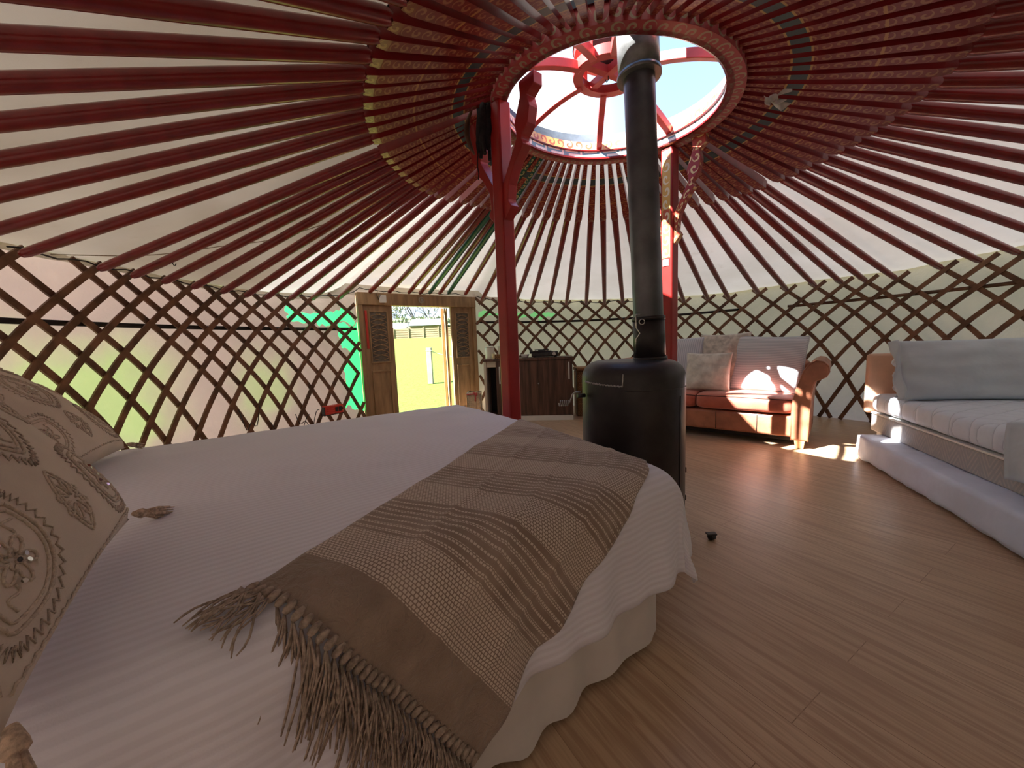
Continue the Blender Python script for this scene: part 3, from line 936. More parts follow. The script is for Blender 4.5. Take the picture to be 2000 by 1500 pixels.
mb = MB(); mb.box((SX - 0.24, SY - 0.14, 0.30), (0.10, 0.06, 0.02)); mb.build('ash_lip', m_iron, stove)

flue = thing('stove_pipe', (SX + 0.10, SY, 0.985), 'tall dark metal flue pipe rising from the stove through the roof crown', 'flue pipe')
P0 = Vector((SX + 0.10, SY, 0.98)); P1 = Vector((0.722, 2.14, 2.46)); P2 = P0 + (P1 - P0) * 1.75
ax = (P1 - P0).normalized()
mb = MB(); mb.tube([P0 + (P2 - P0) * i / 12 for i in range(13)], 0.079, 40); mb.build('tube', m_pipe, flue)
mb = MB(); mb.tube([P0, P0 + ax * 0.235], 0.085, 40); mb.tube([P0 + ax * 0.215, P0 + ax * 0.235], 0.088, 40); mb.tube([P0 + ax * -0.005, P0 + ax * 0.015], 0.092, 40); mb.build('lower_sleeve', m_iron, flue)
mb = MB(); mb.tube([P1 + ax * -0.015, P1 + ax * 0.30], 0.104, 44); mb.tube([P1 + ax * -0.02, P1 + ax * 0.0], 0.111, 44); mb.build('collar', m_collar, flue)
mb = MB()
q = P0 + ax * 0.235 + Vector((-0.085, -0.02, 0))
mb.tube([q + Vector(v) for v in ((0.02, -.06, .01), (-0.01, -.06, .01), (-0.01, -.065, -0.06), (0.01, -.065, -0.09), (-0.01, -.06, -0.12), (-0.005, -.05, -0.2))], 0.003, 6)
mb.tube([q + Vector((0.02 + 0.014 * math.cos(a), -0.066, -0.03 + 0.014 * math.sin(a))) for a in [i * PI / 8 for i in range(17)]], 0.003, 6)
mb.build('damper_wire', m_chrome, flue)

# ------------------------------------------------------------------ double bed
NB = Vector((0.50, 1.31)); TV = Vector((-0.8, -0.6)); NV = Vector((0.6, -0.8)); ZT = 0.65; EDGE = 0.045; RB = 0.095


def t_foot(d): return 0.115 * min(0.0, d) - EDGE
def d_far(t): return -1.808 - 0.036 * (t + 0.2) - EDGE


def fold(s, o):
    """arc length past the edge -> (horizontal offset from the edge, drop)"""
    if s <= -RB: return s, 0.0
    th = (s + RB) / (RB + o)
    if th < PI / 2: return -RB + (RB + o) * math.sin(th), (RB) - (RB + o) * math.cos(th) + o
    ex = s + RB - (RB + o) * PI / 2
    return o, RB + o + ex


def bed_pt(t, d, o=0.0, hang=1.0, rip=1.0):
    sn = d - EDGE; sf = t_foot(d) - t; sr = d_far(t) - d
    hn, zn = fold(sn, o); hf, zf = fold(sf, o); hr, zr = fold(sr, o)
    dd = d; tt = t
    drop = (zn ** 3 + zf ** 3 + zr ** 3) ** (1 / 3)
    if sn > -RB: dd = EDGE + hn + rip * zn * (0.035 + 0.05 * math.sin(t * 17 + 0.6) * (zn > 0.08) * min(1, (zn - 0.05) * 4) * 0.55 + 0.02 * math.sin(t * 37))
    if sr > -RB: dd = d_far(t) - hr
    if sf > -RB: tt = t_foot(d) - hf - rip * zf * (0.24 + 0.05 * math.sin(d * 19))
    p = NB + TV * tt + NV * dd
    z = ZT + o - drop
    if drop < 0.02: z += 0.018 * math.sin(PI * min(1, max(0, -d / 1.85))) + 0.006 * noise.noise(Vector((t * 3, d * 3, 0.3)))
    else: pass
    z += 0.004 * noise.noise(Vector((t * 9, d * 9, 1.3)))
    return Vector((p.x, p.y, max(0.012, z)))


bed = thing('double_bed', (NB.x + TV.x - NV.x * 0.9, NB.y + TV.y - NV.y * 0.9, 0), 'large double bed with white valance under ribbed white cover, in the foreground', 'bed')


def bedbox(name, z0, z1, inset, mat, bev):
    c = [(t_foot(-0.02) + EDGE + inset, -inset), (1.95, -inset), (1.95, -1.86 + inset), (t_foot(-1.8) + EDGE + inset, -1.81 + inset)]
    pts = [NB + TV * t + NV * d for t, d in c]
    mb = MB(); mb.add([(p.x, p.y, z0) for p in pts] + [(p.x, p.y, z1) for p in pts], [(3, 2, 1, 0), (4, 5, 6, 7), (0, 1, 5, 4), (1, 2, 6, 5), (2, 3, 7, 6), (3, 0, 4, 7)])
    return mb.build(name, mat, bed, bevel=bev, seg=3)


bedbox('divan_base', 0.05, 0.36, 0.07, m_skirt, 0.01)
bedbox('mattress', 0.36, 0.615, 0.05, m_skirt, 0.05)
loop = [(2.0, 0.0), (0.0, 0.0), (-0.2, -1.81), (2.0, -1.87)]
mb = MB(); path = []
for (t0, d0), (t1, d1) in zip(loop[:-1], loop[1:]):
    n = 90
    for i in range(n): path.append((t0 + (t1 - t0) * i / n, d0 + (d1 - d0) * i / n, (t1 - t0, d1 - d0)))


def skirt(i, j):
    k = min(int(i * (len(path) - 1) + 0.5), len(path) - 1); t, d, (dt, dd) = path[k]
    L = math.hypot(dt, dd); nt, nd = -dd / L, dt / L  # outward is to the left of travel here
    nt, nd = -nt, -nd
    if (t + nt - 0.9) ** 2 + (d + nd + 0.9) ** 2 < (t - 0.9) ** 2 + (d + 0.9) ** 2: nt, nd = -nt, -nd
    low = 1 - j; amp = 0.011 * low * math.sin(k * 0.75) + 0.008 * low * math.sin(k * 0.31 + 1) + 0.015 * low
    p = NB + TV * (t + nt * amp) + NV * (d + nd * amp)
    hem = 0.022 + 0.006 * math.sin(k * 0.17) + 0.006 * math.sin(k * 0.9)
    return Vector((p.x, p.y, hem + (0.40 - hem) * j))


mb.grid(skirt, len(path) - 1, 8); mb.build('valance', m_skirt, bed)

mb = MB(); HEM = 0.345


def duv(i, j):
    t0, t1 = -0.21 - HEM - 0.02, 1.93
    d0, d1 = -1.84 - 0.33, HEM + 0.06
    t = t0 + (t1 - t0) * i; d = d0 + (d1 - d0) * j
    t += 0.21 * max(0.0, min(1.0, (d + 1.81) / 1.81)) * (1 - i)   # the foot edge is slightly skew
    return bed_pt(t, d, 0.0)


def duv_uv(i, j): return (2.5 * i, 2.6 * j)


mb.grid(duv, 150, 170, uvf=duv_uv)
duvet = mb.build('bed_cover', m_duvet, loc=(NB.x + TV.x - NV.x * 0.9, NB.y + TV.y - NV.y * 0.9, ZT), solid=0.008)
tag(duvet, 'ribbed white bed cover spread over the double bed, hanging at its sides', 'bed cover')

E_V = Vector((0.845, 0.534)); M_V = Vector((-0.534, 0.845))
M0, M1 = -0.70, -0.035; E0, E1 = -0.86, 0.96


def thr_pt(e, m, o=0.016):
    td = E_V * e + M_V * m
    p = bed_pt(td.x, td.y, o)
    w = 0.0
    if e > 0.78: w = 0.006 * noise.noise(Vector((e * 14, m * 14, 2.0))) * min(1, (e - 0.78) * 8)
    crease = 0.005 * sum(math.exp(-((m - c) / 0.012) ** 2) for c in (-0.50, -0.33, -0.17))
    edge = 0.006 * math.sin(e * 31) * max(0, (m + 0.08) / 0.08) if m > -0.08 else 0
    p.z += abs(w) + crease
    out = Vector((NV.x, NV.y, 0)) * (abs(w) + crease + abs(edge) * 0.6 + 0.002)
    return p + (out if td.y > 0.0 else Vector())


mb = MB()
mb.grid(lambda i, j: thr_pt(E0 + (E1 - E0) * i, M0 + (M1 - M0) * j + 0.010 * math.sin(i * 40) * (j > 0.97)), 190, 66,
        uvf=lambda i, j: (E0 + (E1 - E0) * i, M0 + (M1 - M0) * j))
pt0 = thr_pt(0.3, -0.35)
throw = mb.build('throw_blanket', m_throw, loc=tuple(pt0), solid=0.005)
tag(throw, 'taupe woven throw blanket with knotted fringe across the foot corner of the bed', 'throw')
nt_ = 36
for k in range(nt_):
    m = M0 + 0.006 + (M1 - M0 - 0.012) * k / (nt_ - 1)
    base = thr_pt(E1 - 0.004, m, 0.018); td = E_V * E1 + M_V * m
    mb = MB()
    nxt = thr_pt(E1 + 0.03, m, 0.018); dirv = (nxt - base).normalized()
    mb.tube([base - dirv * 0.006, base + dirv * 0.004, base + dirv * 0.014, base + dirv * 0.02], [0.004, 0.0075, 0.0075, 0.004], 7)
    L = random.uniform(0.10, 0.14) * (0.68 if td.y < -0.02 else 1.0)
    for q in range(7):
        sp = random.uniform(-0.034, 0.034); sp2 = random.uniform(0, 0.016); pts = []
        ph = random.uniform(0, 6)
        for i in range(7):
            f = i / 6
            if td.y < -0.02:
                pp = thr_pt(E1 + 0.018 + L * f, m + sp * 1.3 * f + 0.008 * math.sin(ph + 5 * f) + 0.012 * math.sin(k * 1.3) * f, 0.019 + 0.006 * (1 - f) + sp2 * 0.3)
            else:
                s0 = base + dirv * 0.018
                pp = s0 + dirv * (0.03 * f) + Vector((TV.x * sp * f * 1.2, TV.y * sp * f * 1.2, -L * f)) + Vector((NV.x, NV.y, 0)) * (0.010 + sp2 + 0.004 * math.sin(ph + 6 * f))
                if f == 0: pp = s0
            pts.append(pp)
        mb.tube(pts, [0.0022] * 6 + [0.0012], 4)
    mb.build('tassel', m_fringe, throw)


# ------------------------------------------------------------------ cushions
def cushion_fn(w, h, T, p=0.5, pinch=0.06, seed=0.0, wr=0.006):
    def fn(u, v, side=1):
        k = max(0.0, (1 - u * u)) ** p * max(0.0, (1 - v * v)) ** p
        x = u * w / 2 * (1 - pinch * (1 - v * v)); y = v * h / 2 * (1 - pinch * (1 - u * u))
        z = side * T / 2 * k + wr * noise.noise(Vector((u * 2.5, v * 2.5, seed + side))) * min(1, k * 2)
        return Vector((x, y, z))
    return fn


def place(o, xdir, ydir):
    x = Vector(xdir).normalized(); y = Vector(ydir); y = (y - x * y.dot(x)).normalized(); z = x.cross(y)
    M = Matrix((x, y, z)).transposed().to_4x4(); M.translation = Vector(o); return M


def cushion(name, M, w, h, T, mat, label, cat, group=None, p=0.5, pinch=0.06, seed=0.0, wr=0.006, n=36, piping=None):
    root = thing(name, tuple(M.translation), label, cat, group)
    root.matrix_basis = M
    fn = cushion_fn(w, h, T, p, pinch, seed, wr)
    mb = MB()
    def uu(i): return math.sin((i - 0.5) * PI) if False else (2 * i - 1)
    for s in (1, -1):
        mb.grid(lambda i, j: fn(2 * i - 1, 2 * j - 1, s), n, n, uvf=lambda i, j: (w * i, h * j), flip=(s < 0))
    mb.build('cover', mat, root, local=True, weld=True)
    if piping:
        pts = [fn(-1 + 2 * i / n, -1) for i in range(n)] + [fn(1, -1 + 2 * i / n) for i in range(n)] + [fn(1 - 2 * i / n, 1) for i in range(n)] + [fn(-1, 1 - 2 * i / n) for i in range(n + 1)]
        mb = MB(); mb.tube(pts, 0.005, 6); mb.build('piping', piping, root, local=True)
    return root, fn


def embroider(root, fn, motifs, side=1):
    """motifs: list of (closed?, [(u, v)...], radius)"""
    mb = MB()
    for pts, r in motifs:
        out = []
        for u, v in pts:
            if abs(u) > 0.985 or abs(v) > 0.985: u = max(-.985, min(.985, u)); v = max(-.985, min(.985, v))
            q = fn(u, v, side); q.z += side * r * 0.35; out.append(q)
        if len(out) > 1: mb.tube(out, [r * (1 + 0.25 * math.sin(i * 2.6)) for i in range(len(out))], 5)
    mb.build('embroidery', m_thread, root, local=True)


def leaf(cx, cy, a, b, ang, n=48):
    """a pointed leaf outline"""
    out = []
    for i in range(n + 1):
        t = 2 * PI * i / n; x = a * math.cos(t); y = b * math.sin(t) * (1 - 0.55 * abs(math.cos(t)) ** 3)
        out.append((cx + x * math.cos(ang) - y * math.sin(ang), cy + x * math.sin(ang) + y * math.cos(ang)))
    return out


def zigzag(path, amp, per=2):
    out = []
    n = len(path)
    for i, (x, y) in enumerate(path):
        x2, y2 = path[(i + 1) % n]; x1, y1 = path[i - 1]
        tx, ty = x2 - x1, y2 - y1; L = math.hypot(tx, ty) or 1
        for q in range(per):
            f = q / per; s = 1 if q % 2 else -0.2
            out.append((x + (x2 - x) * f + ty / L * amp * s, y + (y2 - y) * f - tx / L * amp * s))
    return out


def flower(cx, cy, r, n=6):
    out = []
    for i in range(n * 16 + 1):
        t = 2 * PI * i / (n * 16); rr = r * (0.25 + 0.75 * abs(math.sin(n * t / 2)))
        out.append((cx + rr * math.cos(t), cy + rr * math.sin(t)))
    return out


def motifs():
    M = []
    for a in (-1, 0, 1):
        for b in (-1, 0, 1):
            cx, cy = a * 0.60, b * 0.60
            if (a + b) % 2 == 0:
                ang = PI / 4 if a * b > 0 else (-PI / 4 if a * b < 0 else PI / 2)
                M.append((leaf(cx, cy, 0.27, 0.20, ang, 56), 0.0026)); M.append((leaf(cx, cy, 0.235, 0.168, ang, 56), 0.002))
                M.append((zigzag(leaf(cx, cy, 0.32, 0.245, ang, 40), 0.035), 0.002))
                M.append((flower(cx, cy, 0.11), 0.0022)); M.append((flower(cx, cy, 0.045, 4), 0.0018))
                for q in (-1, 1):
                    M.append(([(cx + q * (0.10 + 0.012 * k) * math.cos(ang) + 0.025 * math.sin(k * .9) * math.sin(ang), cy + q * (0.10 + 0.012 * k) * math.sin(ang) - 0.025 * math.sin(k * .9) * math.cos(ang)) for k in range(9)], 0.0018))
            else:
                M.append((flower(cx, cy, 0.13, 8), 0.0022))
                M.append((leaf(cx, cy, 0.20, 0.10, 0 if a else PI / 2), 0.002)); M.append((leaf(cx, cy, 0.17, 0.075, 0 if a else PI / 2), 0.0018))
    for q in (-0.93, 0.93):
        M.append(([(q + 0.012 * (k % 2), -0.9 + 0.03 * k) for k in range(61)], 0.002)); M.append(([(-0.9 + 0.03 * k, q + 0.012 * (k % 2)) for k in range(61)], 0.002))
    return M


def sequins(root, fn, spots, r=0.0035):
    mb = MB()
    for u, v in spots:
        q = fn(u, v, 1); q.z += 0.0035
        tl = Matrix.Rotation(random.uniform(-.5, .5), 3, 'X') @ Matrix.Rotation(random.uniform(-.5, .5), 3, 'Y')
        vs = [q + tl @ Vector((r * math.cos(a), r * math.sin(a), 0)) for a in [k * PI / 4 for k in range(8)]]
        mb.add(vs, [tuple(range(8))])
    o = mb.build('sequin_cluster', m_sequin, root, local=True); o['kind'] = 'stuff'; o['label'] = 'tiny shiny silver sequins'


def corner_tassel(root, fn, u, v, L=0.12):
    q = fn(u, v, 1) * 1.0; q.z = 0.018
    d = Vector((u, v * 0.6, 0)).normalized(); side = Vector((-d.y, d.x, 0))
    mb = MB()
    mb.tube([q - d * 0.01, q + d * 0.01, q + d * 0.02, q + d * 0.026], [0.006, 0.011, 0.012, 0.007], 8)
    for k in range(26):
        a = random.uniform(0, 2 * PI); rr = 0.012 * math.sqrt(random.random()); off = side * rr * math.cos(a) + Vector((0, 0, rr * math.sin(a)))
        mb.tube([q + d * 0.022 + off * 0.4, q + d * (0.022 + L * 0.5) + off * 1.1, q + d * (0.022 + L * random.uniform(0.85, 1.05)) + off * 1.25], [0.003, 0.0034, 0.0016], 5)
    mb.build('tassel', m_fluff, root, local=True)


# front cushion
bdir = -Vector((0.565, -0.80, -0.04)); up = Vector((-0.50, -0.34, 0.80))
M1_ = place(Vector((-0.755, 0.615, 0.705)) + up.normalized() * 0.30, bdir, up)
c1, f1 = cushion('cushion', M1_, 0.64, 0.62, 0.25, m_cotton, 'beige embroidered cushion nearest the camera, leaning at the head of the bed', 'cushion', 'embroidered cushions on the bed', p=0.42, pinch=0.05, seed=1.0)
embroider(c1, f1, motifs())
sequins(c1, f1, [(cx + random.uniform(-.09, .09), cy + random.uniform(-.09, .09)) for cx, cy in ((-.6, .6), (.6, .6), (-.6, -.6), (.6, -.6), (0, 0)) for _ in range(9)])
corner_tassel(c1, f1, -1, -1); corner_tassel(c1, f1, 1, -1); corner_tassel(c1, f1, -1, 1); corner_tassel(c1, f1, 1, 1)
# back cushion
bdir2 = -Vector((0.50, -0.86, 0.0)); up2 = Vector((-0.62, -0.40, 0.68))
M2_ = place(Vector((-1.62, 1.43, 0.70)) + up2.normalized() * 0.30, bdir2, up2)
c2, f2 = cushion('cushion', M2_, 0.66, 0.62, 0.27, m_cotton, 'beige embroidered cushion farther back, against the lattice wall', 'cushion', 'embroidered cushions on the bed', p=0.42, pinch=0.05, seed=4.0)
embroider(c2, f2, motifs())
sequins(c2, f2, [(cx + random.uniform(-.09, .09), cy + random.uniform(-.09, .09)) for cx, cy in ((-.6, .6), (.6, .6), (-.6, -.6), (.6, -.6), (0, 0)) for _ in range(9)])
corner_tassel(c2, f2, -1, -1); corner_tassel(c2, f2, 1, -1, 0.05)

Mp = place(Vector((-2.02, 1.30, 0.70)) + Vector((-0.5, -0.3, 0.75)).normalized() * 0.22, (-0.5, 0.86, 0), (-0.5, -0.3, 0.75))
cushion('pillow', Mp, 0.70, 0.46, 0.18, m_frill, 'plain white pillow at the left edge behind the farther embroidered cushion', 'pillow', seed=11.0, p=0.4, pinch=0.03)

# ------------------------------------------------------------------ sofa
SO = Vector((2.72, 3.47, 0)); SW = Vector((-0.757, 0.653, 0)); SB = Vector((0.653, 0.757, 0))   # along to the left, and backwards


def sp(s, b, z): return SO + SW * s + SB * b + Vector((0, 0, z))


Rsofa = Matrix((SW, SB, Vector((0, 0, 1)))).transposed()
sofa = thing('sofa', tuple(SO + SW * 0.95 + SB * 0.4), 'tan leather sofa with rolled arms and terracotta seat cushions against the lattice', 'sofa')


def sbox(name, s0, s1, b0, b1, z0, z1, mat, bev=0.03, seg=4, parent=None):
    mb = MB(); mb.box(sp((s0 + s1) / 2, (b0 + b1) / 2, (z0 + z1) / 2), (abs(s1 - s0), abs(b1 - b0), z1 - z0), Rsofa)
    return mb.build(name, mat, parent or sofa, bevel=bev, seg=seg)


sbox('base', 0.09, 1.88, 0.035, 0.88, 0.095, 0.305, m_leather, 0.03)
sbox('underside', 0.10, 1.87, 0.10, 0.85, 0.05, 0.10, m_dark, 0.0)
sbox('back', 0.02, 1.95, 0.70, 0.92, 0.12, 0.80, m_leather, 0.07, 5)
mb = MB()
for s in (0.40, 0.77, 1.15, 1.5): mb.tube([sp(s, 0.033, 0.11), sp(s, 0.031, 0.20), sp(s, 0.033, 0.29)], 0.003, 5)
mb.build('seam', m_dark, sofa)


def seat(s0, s1):
    def fn(i, j, k):
        u = 2 * i - 1; v = 2 * j - 1
        return u, v
    mb = MB(); w = s1 - s0; n = 18
    # a puffed box: superellipse cross-section swept along the width
    def surf(i, j):
        a = 2 * PI * j; ca, sa = math.cos(a), math.sin(a); e = 0.38
        b = 0.32 + 0.33 * math.copysign(abs(ca) ** e, ca); zz = 0.395 + 0.085 * math.copysign(abs(sa) ** 0.55, sa)
        u = 2 * i - 1; edge = 1 - abs(u) ** 14 * 0.16
        crown = 0.018 * (1 - u * u) * (1 if sa > 0 else 0) * (1 - ((b - .32) / .34) ** 2)
        return sp(s0 + w * i, 0.32 + (b - 0.32) * edge, 0.395 + (zz - 0.395) * edge + crown)
    mb.grid(surf, 30, 40)
    ctr0, ctr1 = sp(s0, 0.32, 0.395), sp(s1, 0.32, 0.395)
    for i0, c in ((0.0, ctr0), (1.0, ctr1)):
        ring = [surf(i0, j / 40) for j in range(40)]
        mb.add(ring, [tuple(range(40))])
    o = mb.build('seat_cushion', m_seat, sofa, weld=True)
    pp = [surf(i / 30, 0.41) for i in range(31)]
    mb = MB(); mb.tube([p + Vector((0, 0, 0.002)) - SB * 0.002 for p in pp], 0.004, 6); mb.build('piping', m_dark, o)
    return o


seat(0.105, 0.970); seat(0.985, 1.85)
ARMP = [(0.115, 0.08), (0.118, 0.30), (0.108, 0.46), (0.09, 0.56), (0.062, 0.66), (0.035, 0.745), (0.0, 0.805), (-0.05, 0.835), (-0.10, 0.825), (-0.138, 0.785), (-0.145, 0.735), (-0.125, 0.69), (-0.085, 0.668),
        (-0.055, 0.655), (-0.035, 0.60), (-0.022, 0.50), (-0.014, 0.35), (-0.012, 0.20), (-0.012, 0.08)]


def arm(mirror):
    mb = MB(); g = (lambda s: 1.97 - s) if mirror else (lambda s: s)
    n = len(ARMP)
    secs = [(-0.012, 0.96), (0.0, 1.0), (0.45, 1.0), (0.88, 1.0), (0.90, 0.96)]
    vs = []
    for b, k in secs:
        cx, cz = 0.03, 0.45
        for s, z in ARMP: vs.append(sp(g(cx + (s - cx) * k), b, cz + (z - cz) * k))
    fs = [tuple(range(n))[::-1], tuple(range((len(secs) - 1) * n, len(secs) * n))]
    for i in range(len(secs) - 1):
        for k in range(n): fs.append((i * n + k, i * n + (k + 1) % n, (i + 1) * n + (k + 1) % n, (i + 1) * n + k))
    mb.add(vs, fs)
    o = mb.build('arm', m_leather, sofa, bevel=0.006)
    mb = MB(); mb.tube([sp(g(s), -0.004, z) for s, z in ARMP], 0.0055, 6); mb.build('piping', m_leather, o)


arm(False); arm(True)
for s, b in ((0.05, 0.04), (1.92, 0.04), (0.05, 0.82), (1.92, 0.82)):
    mb = MB(); mb.box(sp(s, b, 0.045), (0.085, 0.08, 0.09), Rsofa @ Matrix.Rotation(PI, 3, 'X'), taper=0.72)
    o = mb.build('foot', m_beech, sofa, bevel=0.004)

SX_ = -SW  # cushion x axis: to the right as seen from the front
def scush(s, b, z, w, h, T, lean, roll, mat, label, **kw):
    upv = (Vector((0, 0, 1)) * math.cos(lean) + SB * math.sin(lean)).normalized()
    xv = (SX_ * math.cos(roll) + upv * math.sin(roll)).normalized()
    M = place(sp(s, b, z) + upv * h / 2, xv, upv)
    return cushion('cushion', M, w, h, T, mat, label, 'cushion', 'cushions on the sofa', **kw)


scush(0.375, 0.36, 0.475, 0.66, 0.62, 0.22, 0.30, -0.05, m_cush_stripe, 'large white cushion with fine blue stripes beside the right arm of the sofa', seed=2.0, pinch=0.05, piping=m_cush_stripe)
scush(0.80, 0.44, 0.475, 0.52, 0.66, 0.20, 0.22, 0.02, m_velvet, 'crushed cream velvet cushion standing behind the small pale cushion on sofa', seed=3.0, pinch=0.06, wr=0.012)
scush(0.92, 0.22, 0.485, 0.48, 0.44, 0.15, 0.30, 0.0, m_velvet2, 'small pale cream cushion at the front of the sofa beside the stove', seed=5.0, pinch=0.06, wr=0.010)
scush(1.32, 0.40, 0.475, 0.62, 0.63, 0.20, 0.25, 0.0, m_cush_stripe2, 'striped cushion half hidden by the red post at the left of the sofa', seed=6.0, pinch=0.05)

# ------------------------------------------------------------------ single bed with pull-out mattress
DO = Vector((2.93, 3.18, 0)); DL = Vector((-0.365, -0.931, 0)); DR = Vector((0.931, -0.365, 0))
Rday = Matrix((DL, DR, Vector((0, 0, 1)))).transposed()
def dp(s, r, z): return DO + DL * s + DR * r + Vector((0, 0, z))
def dbox(name, s0, s1, r0, r1, z0, z1, mat, parent, bev, seg=4, loc=None, uv=False):
    mb = MB(); mb.box(dp((s0 + s1) / 2, (r0 + r1) / 2, (z0 + z1) / 2), (s1 - s0, r1 - r0, z1 - z0), Rday)
    if uv:
        for k, f in enumerate(mb.f):
            mb.uv[k] = [((mb.v[i] - DO).dot(DL) + (mb.v[i] - DO).dot(DR), mb.v[i].z) for i in f]
    return mb.build(name, mat, parent, bevel=bev, seg=seg, loc=loc)


day = thing('single_bed', tuple(dp(0.75, 0.6, 0)), 'single divan bed with patterned base and tan headboard at the right wall', 'bed')
dbox('divan_base', -0.20, 1.72, 0.165, 1.02, 0.215, 0.365, m_damask, day, 0.012, 2, uv=True)
dbox('trim_strip', -0.19, 1.71, 0.160, 1.0, 0.366, 0.380, m_white, day, 0.004)
for s in (-0.12, 1.64):
    for r in (0.22, 0.95):
        dbox('leg', s - 0.03, s + 0.03, r - 0.03, r + 0.03, 0.0, 0.22, m_damask, day, 0.004, 1)
dbox('headboard', -0.275, -0.215, 0.13, 1.02, 0.36, 0.885, m_headboard, day, 0.03, 4)


def soft_box(name, s0, s1, r0, r1, z0, z1, mat, parent=None, loc=None, amp=0.006, rad=0.05, seed=0.0, sag=0.0):
    """a mattress-like block with rounded edges and creases"""
    mb = MB(); ns, nr, nz = 46, 22, 6
    def shape(p):
        a, b, c = p
        L, Wd, H = s1 - s0, r1 - r0, z1 - z0
        v = Vector((a * L / 2, b * Wd / 2, c * H / 2))
        q = Vector((max(-L / 2 + rad, min(L / 2 - rad, v.x)), max(-Wd / 2 + rad, min(Wd / 2 - rad, v.y)), max(-H / 2 + rad, min(H / 2 - rad, v.z))))
        d = v - q
        if d.length > 1e-6: v = q + d.normalized() * min(rad, max(abs(d.x), abs(d.y), abs(d.z)))
        n_ = noise.noise(Vector((v.x * 6, v.y * 6, v.z * 9 + seed))) + 0.5 * noise.noise(Vector((v.x * 15 + v.z * 14, v.y * 15, v.z * 6 + seed)))
        dirn = Vector((a ** 9, b ** 9, c ** 9)); dirn = dirn.normalized() if dirn.length > 1e-6 else Vector((0, 0, 1))
        v += dirn * amp * n_
        w = dp(s0 + L / 2 + v.x, r0 + Wd / 2 + v.y, z0 + H / 2 + v.z)
        w.z = max(w.z, z0)
        return w
    for c in (1, -1): mb.grid(lambda i, j: shape((2 * i - 1, 2 * j - 1, c)), ns, nr)
    for b in (1, -1): mb.grid(lambda i, j: shape((2 * i - 1, b, 2 * j - 1)), ns, nz)
    for a in (1, -1): mb.grid(lambda i, j: shape((a, 2 * i - 1, 2 * j - 1)), nr, nz)
    return mb.build(name, mat, parent, loc=loc, weld=True)


mt = soft_box('mattress', -0.195, 1.72, 0.15, 1.02, 0.385, 0.545, m_quilt, loc=tuple(dp(0.75, 0.6, 0.385)), amp=0.006, rad=0.06, seed=2)
tag(mt, 'quilted pale blue mattress lying on the patterned single divan', 'mattress', 'mattresses of the single bed')
mt2 = soft_box('trundle_mattress', -0.03, 1.76, 0.0, 0.80, 0.012, 0.212, m_sheet, loc=tuple(dp(0.8, 0.4, 0.012)), amp=0.012, rad=0.022, seed=7)
tag(mt2, 'low mattress in a creased white sheet on the floor, half under the divan', 'mattress', 'mattresses of the single bed')


def dcush(base, xdir, upv, w, h, T, mat, label, **kw):
    upv = Vector(upv).normalized(); M = place(Vector(base) + upv * h / 2, xdir, upv)
    return cushion('pillow', M, w, h, T, mat, label, 'pillow', 'pillows on the single bed', **kw)


pw, fw = dcush((3.41, 2.79, 0.545), (0.93, -0.22, 0.0), (0.16, 0.22, 0.95), 0.92, 0.47, 0.20, m_pillow, 'big blue-grey pillow standing on the single bed mattress', seed=8.0, pinch=0.03, p=0.38, wr=0.022)
mb = MB()
def flap(i, j):
    q = fw(-1, 2 * j - 1, 1); return Vector((q.x - 0.035 * i + 0.006 * math.sin(j * 14), q.y, 0.03 * (1 - i) + 0.02 * math.sin(j * 9 + i * 2)))
mb.grid(flap, 4, 24); mb.build('flap_edge', m_pillow, pw, local=True, solid=0.004)
pw2, fw2 = dcush((3.60, 2.94, 0.545), (0.93, -0.22, 0.0), (0.12, 0.16, 0.97), 0.98, 0.42, 0.16, m_frill, 'white pillow with ruffled edge behind the big blue-grey pillow', seed=9.0, pinch=0.02, p=0.4, wr=0.015)
mb = MB()
def fr(i, j):
    q = fw2(-1, 2 * j - 1, 1); return Vector((q.x + 0.01 - 0.05 * i, q.y, 0.018 * math.sin(j * 26) * (0.3 + i)))
mb.grid(fr, 4, 40); mb.build('ruffle', m_frill, pw2, local=True, solid=0.003)

# quilt folded over the near end of the single bed
mb = MB()
def fq(i, j):
    s = 1.30 + 0.42 * i; q = j * 1.0
    # profile across: hangs down in front, then runs over the mattress top
    if q < 0.35:
        r, z = 0.115 - 0.02 * math.sin(q / 0.35 * PI), 0.28 + (0.57 - 0.28) * q / 0.35
    else:
        r, z = 0.115 + (q - 0.35) / 0.65 * 0.85, 0.58 + 0.05 * math.sin((q - 0.35) / 0.65 * PI)
    z += 0.02 * noise.noise(Vector((s * 5, q * 5, 4))) + 0.03 * math.sin(PI * min(1, i * 2.2) / 2)
    return dp(s + 0.02 * math.sin(q * 12), r + 0.015 * math.sin(i * 9), z)
mb.grid(fq, 20, 40)
o = mb.build('folded_quilt', m_pillow, loc=tuple(dp(1.5, 0.5, 0.55)), solid=0.03)
tag(o, 'pale blue quilt folded over the near end of the single bed', 'quilt')

# ------------------------------------------------------------------ cabinet and what stands on it
CO = Vector((0.84, 5.24, 0)); CW = Vector((-1, 0.1, 0)).normalized(); CB = Vector((0.1, 1, 0)).normalized()
Rcab = Matrix((CW, CB, Vector((0, 0, 1)))).transposed()
def kp(s, b, z): return CO + CW * s + CB * b + Vector((0, 0, z))
def kbox(name, s0, s1, b0, b1, z0, z1, mat, parent, bev=0.003, seg=2):
    mb = MB(); mb.box(kp((s0 + s1) / 2, (b0 + b1) / 2, (z0 + z1) / 2), (abs(s1 - s0), abs(b1 - b0), z1 - z0), Rcab)
    return mb.build(name, mat, parent, bevel=bev, seg=seg)


